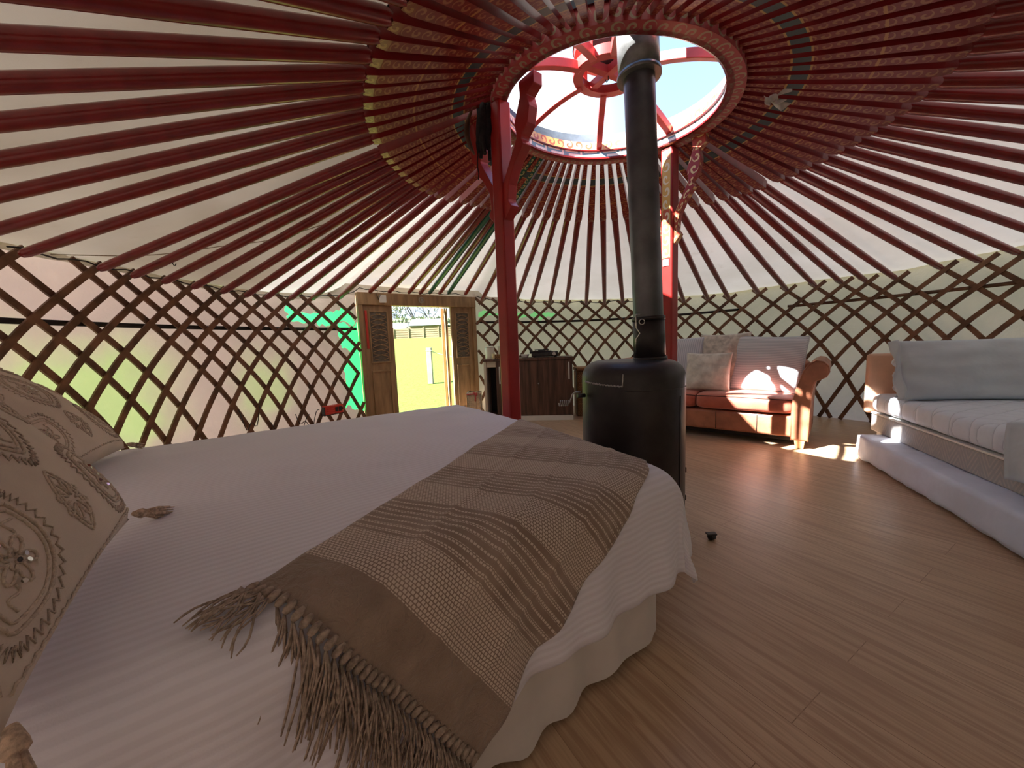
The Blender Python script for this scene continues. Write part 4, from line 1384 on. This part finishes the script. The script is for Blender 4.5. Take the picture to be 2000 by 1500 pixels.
cab = thing('sideboard', tuple(kp(0.61, 0.2, 0)), 'dark walnut sideboard with two sliding doors and white bar handles', 'sideboard')
kbox('plinth', 0.0, 1.22, 0.0, 0.40, 0.0, 0.07, m_white, cab)
kbox('top', -0.015, 1.24, -0.015, 0.42, 0.85, 0.885, m_walnut, cab)
kbox('end_panel', 0.0, 0.02, 0.0, 0.41, 0.07, 0.85, m_walnut, cab)
o = kbox('end_panel', 1.20, 1.235, -0.01, 0.41, 0.07, 0.85, m_cream, cab); o['label'] = 'cream left end panel'
kbox('back_panel', 0.0, 1.22, 0.385, 0.40, 0.07, 0.85, m_black, cab)
kbox('divider', 1.02, 1.035, 0.02, 0.385, 0.07, 0.85, m_walnut, cab)
kbox('bottom_panel', 0.02, 1.2, 0.02, 0.385, 0.07, 0.09, m_walnut, cab)
kbox('rail', 1.03, 1.20, 0.01, 0.03, 0.77, 0.85, m_cream, cab)
d1 = kbox('door', 0.02, 0.475, 0.0, 0.018, 0.075, 0.848, m_walnut, cab)
d2 = kbox('door', 0.478, 1.065, 0.002, 0.02, 0.075, 0.848, m_walnut, cab)
kbox('handle', 0.042, 0.058, -0.025, -0.005, 0.575, 0.815, m_white, d1, 0.004)
kbox('handle', 1.003, 1.019, -0.025, -0.005, 0.535, 0.775, m_white, d2, 0.004)
mb = MB(); q = kp(0.473, -0.004, 0.526); mb.tube([q, q - CB * 0.008], 0.011, 14); mb.build('lock', m_chrome, d2)


def canister(s, b, r, h, label, name='canister'):
    root = thing(name, tuple(kp(s, b, 0.885)), label, 'canister', 'canisters on the sideboard')
    mb = MB(); mb.lathe([(r * 0.97, 0), (r, 0.008), (r, h * 0.9), (r * 0.99, h * 0.91)], kp(s, b, 0.885), 28); mb.build('body', m_enamel, root)
    mb = MB(); mb.lathe([(r * 1.04, h * 0.90), (r * 1.04, h * 0.93), (r * 0.8, h * 0.985), (r * 0.2, h)], kp(s, b, 0.885), 28); mb.build('lid', m_enamel, root)
    mb = MB(); mb.lathe([(r * 1.045, h * 0.895), (r * 1.05, h * 0.905), (r * 1.045, h * 0.915)], kp(s, b, 0.885), 28); mb.build('lid_rim', m_black, root)
    mb = MB(); mb.lathe([(0.006, h), (0.012, h + 0.008), (0.012, h + 0.016), (0.004, h + 0.02)], kp(s, b, 0.885), 14); mb.build('knob', m_black, root)
    return root


canister(1.155, 0.10, 0.066, 0.185, 'tall cream enamel canister at the left end of the sideboard')
canister(0.985, 0.16, 0.062, 0.185, 'cream canister with black knob half hidden behind the left post')
mb = MB(); mb.lathe([(0.04, 0.0), (0.085, 0.006), (0.09, 0.012), (0.04, 0.008)], kp(1.15, 0.07, 0.885), 28)
# saucer stands beside the canister's foot
o = MB().lathe([(0.045, 0.0), (0.075, 0.010), (0.078, 0.014), (0.045, 0.006)], kp(1.13, -0.0, 0.886) - CB * -0.06 + CW * 0.0, 28).build('saucer', m_enamel, loc=tuple(kp(1.13, 0.06, 0.886)))
bpy.data.objects.remove(o)
tr = thing('wooden_tray', tuple(kp(0.95, 0.06, 0.885)), 'small wicker box tray in front of the second canister on the sideboard', 'tray')
kbox('body', 0.84, 1.075, 0.02, 0.085, 0.886, 0.945, m_wicker, tr, 0.004)
mb = MB(); mb.tube([kp(0.84, 0.02, 0.945), kp(1.075, 0.02, 0.945), kp(1.075, 0.085, 0.945), kp(0.84, 0.085, 0.945), kp(0.84, 0.02, 0.945)], 0.004, 6); mb.build('rim', m_wicker, tr)
gl = thing('small_glass', tuple(kp(1.075, -0.0, 0.885)), 'small pale yellow glass in front of the tall canister', 'glass')
MB().lathe([(0.020, 0.0), (0.018, 0.03), (0.024, 0.075), (0.022, 0.075), (0.016, 0.03), (0.012, 0.01)], kp(1.092, 0.006, 0.886), 20).build('bowl', plain('yellow_glass', (0.78, 0.68, 0.35), 0.15, 0.03, 4), gl)
MB().lathe([(0.022, 0.0), (0.022, 0.004)], kp(1.092, 0.006, 0.885), 20).build('foot', m_white, gl)
ds = thing('dish', tuple(kp(0.65, 0.10, 0.885)), 'small white dish beside the black camping stove', 'dish')
MB().lathe([(0.04, 0.0), (0.062, 0.045), (0.058, 0.045), (0.036, 0.006)], kp(0.655, 0.12, 0.886), 24).build('bowl', m_white, ds)
MB().lathe([(0.063, 0.043), (0.066, 0.046), (0.063, 0.049), (0.058, 0.046)], kp(0.655, 0.12, 0.886), 24, caps=False).build('rim', m_white, ds)
st = thing('camping_stove', tuple(kp(0.38, 0.14, 0.885)), 'black portable gas camping stove on top of the sideboard', 'camping stove')
kbox('body', 0.19, 0.56, 0.03, 0.30, 0.897, 0.965, m_blackgloss, st, 0.012, 3)
kbox('drip_tray', 0.28, 0.575, 0.02, 0.31, 0.963, 0.975, m_blackgloss, st, 0.004)
mb = MB(); mb.lathe([(0.03, 0), (0.05, 0.004), (0.05, 0.015), (0.02, 0.02)], kp(0.42, 0.16, 0.972), 24); mb.build('burner', m_iron, st)
mb = MB()
for k in range(4):
    a = k * PI / 2 + 0.4; c = kp(0.42, 0.16, 0.99); dv = Vector((math.cos(a), math.sin(a), 0)); mb.tube([c + dv * 0.035, c + dv * 0.10, c + dv * 0.10 - Vector((0, 0, .02))], 0.004, 6)
mb.tube([kp(0.42, 0.16, 0.988) + Vector((0.1 * math.cos(a), 0.1 * math.sin(a), 0)) for a in [k * PI / 10 for k in range(21)]], 0.004, 6)
mb.build('pan_support', m_blackgloss, st)
mb = MB(); q = kp(0.245, 0.028, 0.932); mb.tube([q, q - CB * 0.02], 0.024, 20); mb.box(q - CB * 0.024, (0.008, 0.012, 0.04), Rcab); mb.build('dial', m_chrome, st)
for s in (0.23, 0.52):
    for b in (0.06, 0.27): kbox('foot', s - .015, s + .015, b - .015, b + .015, 0.885, 0.90, m_black, st, 0.002, 1)
kbox('side_lug', 0.555, 0.585, 0.05, 0.12, 0.94, 1.0, m_blackgloss, st, 0.006)

# wicker hamper between sideboard and stove
wh = thing('wicker_hamper', (1.08, 5.62, 0), 'tall brown wicker hamper between the sideboard and the stove', 'hamper')
mb = MB(); mb.box((1.10, 5.62, 0.33), (0.32, 0.30, 0.66)); mb.build('body', m_wicker, wh, bevel=0.02, seg=3)
mb = MB(); mb.box((1.10, 5.62, 0.685), (0.335, 0.315, 0.05)); mb.build('lid', m_wicker, wh, bevel=0.012)
mb = MB()
for k in range(5): mb.tube([(0.935 + 0.0, 5.465, 0.10 + k * 0.135), (1.265, 5.465, 0.10 + k * 0.135)], 0.007, 6)
mb.build('braid', m_wicker, wh)

# pale basket with red ribbon left of the sideboard
bk = thing('basket', (-0.53, 5.42, 0), 'pale wicker basket with red ribbon between the door and the sideboard', 'basket')
mb = MB()
w, d, h = 0.19, 0.22, 0.42; bx, by = -0.545, 5.42
for k in range(11):
    for sx in (-1, 1):
        mb.tube([(bx - w / 2 + w * k / 10, by + sx * d / 2, 0.0), (bx - w / 2 + w * k / 10, by + sx * d / 2, h)], 0.0035, 5)
        mb.tube([(bx + sx * w / 2, by - d / 2 + d * k / 10, 0.0), (bx + sx * w / 2, by - d / 2 + d * k / 10, h)], 0.0035, 5)
for q in range(22):
    z = 0.01 + 0.38 * q / 21
    mb.tube([(bx - w / 2, by - d / 2, z), (bx + w / 2, by - d / 2, z), (bx + w / 2, by + d / 2, z), (bx - w / 2, by + d / 2, z), (bx - w / 2, by - d / 2, z)], 0.0045, 5)
mb.tube([(bx - w / 2, by - d / 2, h), (bx + w / 2, by - d / 2, h), (bx + w / 2, by + d / 2, h), (bx - w / 2, by + d / 2, h), (bx - w / 2, by - d / 2, h)], 0.008, 6)
mb.build('weave', plain('pale_willow', (0.62, 0.52, 0.38), 0.7, 0.2, 40), bk)
mb = MB()
mb.tube([(bx - w / 2, by - d / 2 - 0.006, h - 0.015), (bx, by - d / 2 - 0.014, h - 0.01), (bx + w / 2 - 0.04, by - d / 2 - 0.006, h - 0.02)], 0.011, 6)
for a in (-0.7, 0.6, 2.4):
    mb.tube([Vector((bx + 0.02, by - d / 2 - 0.015, h - 0.01)) + Vector((0.035 * math.cos(a) * t + 0.012 * math.sin(t * PI), -0.004, 0.035 * math.sin(a) * t)) for t in (0, .5, 1)], [0.006, 0.014, 0.01], 6)
mb.tube([(bx + 0.02, by - d / 2 - 0.015, h - 0.02), (bx + 0.03, by - d / 2 - 0.014, h - 0.06), (bx + 0.02, by - d / 2 - 0.014, h - 0.11)], 0.010, 6)
mb.build('ribbon', m_redribbon, bk)

# ------------------------------------------------------------------ door
DRO = Vector((-1.98, 5.06, 0)); DX = Vector((0.81, 0.587, 0)).normalized(); DY = Vector((-DX.y, DX.x, 0))   # DY points outdoors
Rdoor = Matrix((DX, DY, Vector((0, 0, 1)))).transposed()
def qp(s, b, z): return DRO + DX * s + DY * b + Vector((0, 0, z))
def qbox(name, s0, s1, b0, b1, z0, z1, mat, parent, bev=0.004):
    mb = MB(); mb.box(qp((s0 + s1) / 2, (b0 + b1) / 2, (z0 + z1) / 2), (s1 - s0, b1 - b0, z1 - z0), Rdoor)
    return mb.build(name, mat, parent, bevel=bev)


door = thing('door_1', tuple(qp(0.9, 0, 0)), 'brown wooden yurt door frame with carved side panels around the open doorway', 'door frame', None, 'structure')
qbox('lintel', 0.0, 1.77, -0.05, 0.08, 1.672, 1.835, m_door, door, 0.008)
qbox('jamb', 0.0, 0.06, -0.04, 0.08, 0.0, 1.675, m_door, door)
qbox('jamb', 1.71, 1.77, -0.04, 0.08, 0.0, 1.675, m_door, door)
qbox('threshold', 0.0, 1.77, -0.05, 0.08, 0.0, 0.05, m_door, door)


def side_panel(s0, s1, right):
    p = qbox('side_panel', s0, s1, -0.01, 0.03, 0.05, 1.672, m_door, door)
    a, b = s0 + (s1 - s0) * 0.22, s1 - (s1 - s0) * 0.22
    qbox('carved_pane', a, b, -0.016, -0.008, 0.92, 1.58, m_doorpane, p, 0.0)
    mb = MB()
    for k in range(9):   # interlaced tracery over the pane
        for sg in (1, -1):
            pts = []
            for i in range(13):
                t = i / 12; ss = a + (b - a) * (0.5 + 0.46 * math.sin(sg * (t * PI * 1.0 + 0.3))); pts.append(qp(ss, -0.02, 0.94 + 0.068 * k + 0.075 * t))
            mb.tube(pts, 0.005, 5)
    mb.build('tracery', m_door, p)
    for z0, z1 in ((0.90, 0.92), (1.58, 1.60), (0.78, 0.80), (0.12, 0.14)): qbox('moulding', a - .02, b + .02, -0.025, -0.008, z0, z1, m_door, p)
    for ss in (a - .02, b): qbox('moulding', ss, ss + .02, -0.025, -0.008, 0.92, 1.58, m_door, p); qbox('moulding', ss, ss + .02, -0.025, -0.008, 0.14, 0.78, m_door, p)


side_panel(0.06, 0.455, False); side_panel(1.345, 1.71, True)
ro = qbox('sunlit_strip', 0.085, 0.115, -0.02, -0.008, 1.10, 1.60, m_redplastic, door); ro['label'] = 'orange-red sunlit strip on the left panel'  # sunlight on the panel, put in as a coloured strip
# open outer door leaf, folded outwards on the right
leafd = thing('door_2', tuple(qp(1.30, 0.3, 0)), 'door leaf folded open outwards on the right side of the doorway', 'door leaf', None, 'structure')
LV = Vector((-0.185, 0.983, 0)); LR = Matrix((Vector((0.983, 0.185, 0)), LV, Vector((0, 0, 1)))).transposed()
def leaf_board(name, s, width, near, far, z0, z1, mat):
    c = qp(s, 0.07, 0) + LV * (near + far) / 2; mb = MB(); mb.box((c.x, c.y, (z0 + z1) / 2), (width, far - near, z1 - z0), LR)
    return mb.build(name, mat, leafd, bevel=0.004)
o = leaf_board('edge_board', 1.243, 0.035, 0.05, 0.60, 0.06, 1.665, m_doorred); o['label'] = 'orange sunlit edge'
leaf_board('leaf', 1.285, 0.020, 0.02, 0.60, 0.06, 1.665, m_dooredge)
leaf_board('leaf', 1.318, 0.020, 0.02, 0.55, 0.06, 1.665, m_dooredge)
# things on the lintel
sb = thing('switch_box', tuple(qp(0.32, -0.05, 1.71)), 'white square switch box on the left part of the door lintel', 'switch box')
qbox('case', 0.275, 0.365, -0.085, -0.05, 1.70, 1.80, m_white, sb, 0.006)
mb = MB(); mb.tube([qp(0.285, -0.09, 1.80), qp(0.27, -0.09, 1.77), qp(0.262, -0.07, 1.74), qp(0.25, -0.06, 1.80), qp(0.26, -0.06, 1.86)], 0.004, 6); mb.build('lead', m_black, sb)
rs = thing('lintel_rosette', tuple(qp(0.873, -0.05, 1.755)), 'small pale round rosette in the middle of the door lintel', 'rosette')
mb = MB(); mb.tube([qp(0.873, -0.05, 1.755), qp(0.873, -0.065, 1.755)], 0.045, 8, smooth=False); mb.build('plate', plain('pale_stone', (0.42, 0.40, 0.33), 0.6, 0.2, 40), rs)
mb = MB(); mb.tube([qp(0.873 + 0.028 * math.cos(a), -0.068, 1.755 + 0.028 * math.sin(a)) for a in [k * PI / 8 for k in range(17)]], 0.005, 6); mb.build('ring', m_door, rs)

# ------------------------------------------------------------------ power inverter with leads on the left lattice
ic = wp(147.2, 3.66, 0.385); it = Vector((math.sin(math.radians(147.2)), -math.cos(math.radians(147.2)), 0)); inn = Vector((CX, CY, 0)) - Vector((ic.x, ic.y, 0)); inn.normalize()
fi = frame(ic, it); Ri = rot_of(it)
iv = thing('power_inverter', tuple(ic - Vector((0, 0, .06))), 'red power inverter with two sockets on the lattice left of the door', 'power inverter')
mb = MB(); mb.box(ic, (0.235, 0.07, 0.105), Ri); mb.build('case', m_redplastic, iv, bevel=0.006)
side = 1 if (fi(0, 1) - ic).dot(inn) > 0 else -1
mb = MB()
for s in (0.03, 0.075):
    mb.box(fi(s, side * 0.037, 0.0), (0.036, 0.006, 0.055), Ri)
mb.box(fi(0.105, side * 0.037, 0.0), (0.012, 0.006, 0.03), Ri); mb.build('socket', m_black, iv)
mb = MB(); mb.box(fi(-0.121, 0, 0), (0.010, 0.06, 0.09), Ri); mb.build('end_plate', m_black, iv)
mb = MB()
for k in range(4): mb.tube([fi(-0.1, side * 0.036, -0.036 + 0.024 * k), fi(0.0, side * 0.036, -0.036 + 0.024 * k)], 0.0025, 5)
mb.build('cooling_rib', m_redplastic, iv)
mb = MB(); mb.box(ic - Vector((0, 0, 0.058)) - inn * 0.02, (0.25, 0.09, 0.012), Ri); mb.build('shelf_bracket', m_iron, iv)
for kk, (a0, a1, z0, lab) in enumerate(((149.5, 154.0, 0.40, 'black lead looping from the inverter down the lattice'), (151.5, 158.5, 0.33, 'thin black lead hanging on the lattice behind the bed'), (160.0, 163.5, 0.52, 'black lead hanging left of the other loose leads'))):
    mb = MB(); mb.tube([wp(a0 + (a1 - a0) * i / 14, 3.70, z0 + 0.05 * math.sin(i * 0.9 + kk) - 0.16 * math.sin(PI * i / 14)) for i in range(15)], 0.0045, 5)
    tag(mb.build('power_lead', m_black, loc=tuple(wp(a0, 3.70, z0))), lab, 'cable', 'loose leads on the lattice')

mb = MB()
pts = []
for i in range(40):
    t = i / 39; q = roof_fn((181 - 26 * t ** 0.8) / 360, 0.01 + 0.62 * t); pts.append(q - Vector((0, 0, 0.012 + 0.02 * math.sin(t * 9) ** 2)))
mb.tube(pts, 0.0035, 5)
tag(mb.build('roof_seam', m_rope), 'thin pale seam line under the canvas roof at the left', 'cord')  # tube standing in for a seam in the roof canvas
# small hook under the roof, knotted white cloth
mb = MB(); q = wp(174.4, 3.40, 1.82)
mb.tube([q + Vector(v) for v in ((0, 0, 0.03), (0, 0, 0.0), (0, 0.002, -0.03), (0, 0.012, -0.045), (0, 0.026, -0.042), (0, 0.032, -0.028))], 0.0035, 6)
tag(mb.build('wire_hook', m_iron, loc=tuple(q)), 'small wire hook hanging from the canvas roof at the left', 'hook')
kn = thing('knotted_cloth', (1.545, 2.30, 2.36), 'white knotted rag tied round a roof pole right of the crown', 'cloth')
kq = Vector((1.53, 2.30, 2.41))
mb = MB(); mb.lathe([(0.004, -0.02), (0.022, -0.012), (0.026, 0.0), (0.02, 0.014), (0.004, 0.02)], kq, 12); mb.build('knot', m_rag, kn)
mb = MB()
for a, L in ((3.6, 0.07), (-0.9, 0.09), (4.9, 0.06)):
    dv = Vector((math.cos(a), -0.4, -0.5 if a > 0 else -0.9)).normalized(); sdv = dv.cross(Vector((0, 1, 0))).normalized()
    mb.grid(lambda i, j: kq + dv * L * i + sdv * (j - 0.5) * (0.014 + 0.05 * i) + Vector((0, 0.01 * math.sin(j * 7 + i * 4), 0)), 6, 6)
mb.build('rag_end', m_rag, kn, solid=0.002)
mb = MB(); mb.grid(lambda i, j: kq + Vector((0.02 + 0.10 * i, 0.02, 0.02 + 0.05 * i + 0.05 * (j - 0.5) * i)), 6, 4); mb.build('rag_strip', m_rag, kn, solid=0.002)

# black castor peeping from under the bed cover
cs = thing('bed_castor', (1.06, 1.965, 0), 'small dark castor lying on the floor beside the bed cover', 'castor')
mb = MB(); mb.tube([(1.035, 1.955, 0.018), (1.06, 1.965, 0.018)], 0.018, 14); mb.build('wheel', m_black, cs)
mb = MB(); mb.box((1.045, 1.96, 0.034), (0.05, 0.028, 0.008)); mb.tube([(1.03, 1.95, 0.034), (1.075, 1.975, 0.012)], 0.004, 6); mb.build('bracket', m_iron, cs)

# ------------------------------------------------------------------ outdoors
ND = Vector((-0.587, 0.81))  # direction out of the door
mb = MB()
def gz(x, y):
    d = math.hypot(x - CX, y - CY)
    return -0.30 + max(0.0, y - 6.0) * 0.052 + 0.02 * noise.noise(Vector((x * 0.4, y * 0.4, 0)))
def ground(i, j):
    x = -60 + 120 * i; y = -40 + 130 * j
    return Vector((x, y, gz(x, y)))
mb.grid(ground, 80, 90)
tag(mb.build('ground_meadow', m_grass), kind='structure')


def outp(px, Y):
    """where the line of sight through the doorway meets the meadow at distance Y: only used to set out the far fence"""
    return -(1000 - px) / 745 * Y * 1.0


FY = 58.0
fx0, fx1 = -22.0, -4.0
fen = thing('garden_fence', (-13, FY, gz(-13, FY)), 'pale timber panel fence along the far side of the meadow', 'fence')
nF = 8
for k in range(nF):
    xa = fx0 + (fx1 - fx0) * k / nF; xb = fx0 + (fx1 - fx0) * (k + 1) / nF; g = gz((xa + xb) / 2, FY) - 0.1
    mb = MB()
    for q in range(9):
        mb.box(((xa + xb) / 2, FY + 0.03 * (q % 2), g + 0.1 + 0.165 * q), (xb - xa - 0.1, 0.03, 0.18))
    mb.build('panel', m_fence, fen)
    mb = MB(); mb.box((xa, FY - 0.05, g + 0.85), (0.14, 0.14, 1.75)); mb.build('fence_post', m_fence, fen)

rp = thing('rope_post', (-2.43, 11.4, gz(-2.43, 11.4)), 'pale square timber rope post standing in the meadow outside the door', 'post')
g = gz(-2.43, 11.4)
mb = MB(); mb.box((-2.43, 11.4, g + 0.54), (0.145, 0.145, 1.08)); mb.build('shaft', m_post_out, rp, bevel=0.008)
mb = MB(); mb.box((-2.43, 11.4, g + 0.99), (0.155, 0.155, 0.02)); mb.build('collar', m_white, rp)
mb = MB(); mb.tube([(-2.36 + 2.0 * i / 12, 11.4 + 0.3 * i / 12, g + 0.97 - 0.28 * math.sin(PI * (i / 12) ** 0.8 * 0.6)) for i in range(13)], 0.012, 6); mb.build('rope', m_rope, rp)

sh = thing('grey_shed', (-14.6, 66, gz(-14.6, 66)), 'long grey-roofed shed behind the far fence', 'shed')
g = gz(-14.6, 66)
mb = MB(); mb.box((-14.4, 67, g + 1.0), (5.0, 4, 2.0)); mb.build('wall', m_fence, sh)
mb = MB(); mb.add([(-17.0, 64.6, g + 1.8), (-11.6, 64.6, g + 1.8), (-11.6, 67, g + 3.0), (-17.0, 67, g + 3.0), (-17.0, 69.4, g + 1.8), (-11.6, 69.4, g + 1.8)], [(0, 1, 2, 3), (3, 2, 5, 4)]); mb.build('roof', m_shedroof, sh, solid=0.1)
sh2 = thing('white_outbuilding', (-20, 68, gz(-20, 68)), 'low white-roofed outbuilding behind the left end of the far fence', 'building')
mb = MB(); mb.box((-21.6, 69, g + 0.8), (7.0, 4, 1.6)); mb.build('wall', m_white, sh2)
mb = MB(); mb.add([(-25.3, 66.8, g + 1.5), (-18.0, 66.8, g + 1.5), (-18.0, 69, g + 2.6), (-25.3, 69, g + 2.6)], [(0, 1, 2, 3)]); mb.build('roof', m_white, sh2, solid=0.1)


def foliage(c, rad, n, mat, name, parent=None, size=0.5, flat=0.8):
    mb = MB(); c = Vector(c)
    for _ in range(n):
        v = Vector((random.gauss(0, 1), random.gauss(0, 1), random.gauss(0, 1))); v.normalize(); v *= random.random() ** 0.4
        p = c + Vector((v.x * rad[0], v.y * rad[1], v.z * rad[2])); a = Vector((random.gauss(0, 1), random.gauss(0, 1), random.gauss(0, 1))).normalized(); b = a.orthogonal().normalized(); s = size * random.uniform(0.5, 1.2)
        mb.add([p - a * s * .5, p + b * s * .25, p + a * s * .5, p - b * s * .25], [(0, 1, 2, 3)])
    return mb.build(name, mat, parent)


hd = thing('hedge', (-15, 75, gz(-15, 75)), 'straggly green hedge along the skyline behind the sheds', 'hedge')
h1 = foliage((-18, 75, gz(-15, 75) + 1.6), (13, 1.8, 1.9), 2600, m_leaf, 'leaves', hd, 1.0); h1['kind'] = 'stuff'


def bare_tree(x, y, h, label, leafy):
    root = thing('tree', (x, y, gz(x, y)), label, 'tree', 'trees on the skyline')
    mb = MB()
    def br(p, d, L, r, lev):
        n = 4; pts = [p]; q = p.copy()
        for i in range(n):
            d = (d + Vector((random.uniform(-.22, .22), random.uniform(-.22, .22), 0.06))).normalized(); q = q + d * L / n; pts.append(q.copy())
        mb.tube(pts, [r * (1 - 0.4 * i / n) for i in range(n + 1)], 5)
        if lev < 4:
            for k in range(3 if lev else 4):
                a = random.uniform(0, 2 * PI); nd = (d + Vector((math.cos(a), math.sin(a), random.uniform(-.1, .35))) * 0.75).normalized()
                br(pts[random.choice((2, 3, 4))], nd, L * random.uniform(.6, .75), r * 0.55, lev + 1)
    br(Vector((x, y, gz(x, y))), Vector((0, 0, 1)), h * 0.38, h * 0.022, 0)
    mb.build('branches', m_bark, root)
    if leafy:
        f = foliage((x, y, gz(x, y) + h * 0.62), (h * 0.32, h * 0.32, h * 0.3), leafy, m_leaf2, 'foliage', root, 0.8); f['kind'] = 'stuff'
    return root


bare_tree(-19.2, 80, 11.5, 'bare-branched tree seen through the middle of the doorway', 0)
bare_tree(-18.2, 90, 10.0, 'sparse tree on the skyline at the right of the doorway', 60)
bare_tree(-25.5, 86, 9.0, 'leafier tree on the skyline at the left of the doorway', 240)
for o in list(bpy.data.objects):
    if '_w' in o: del o['_w']
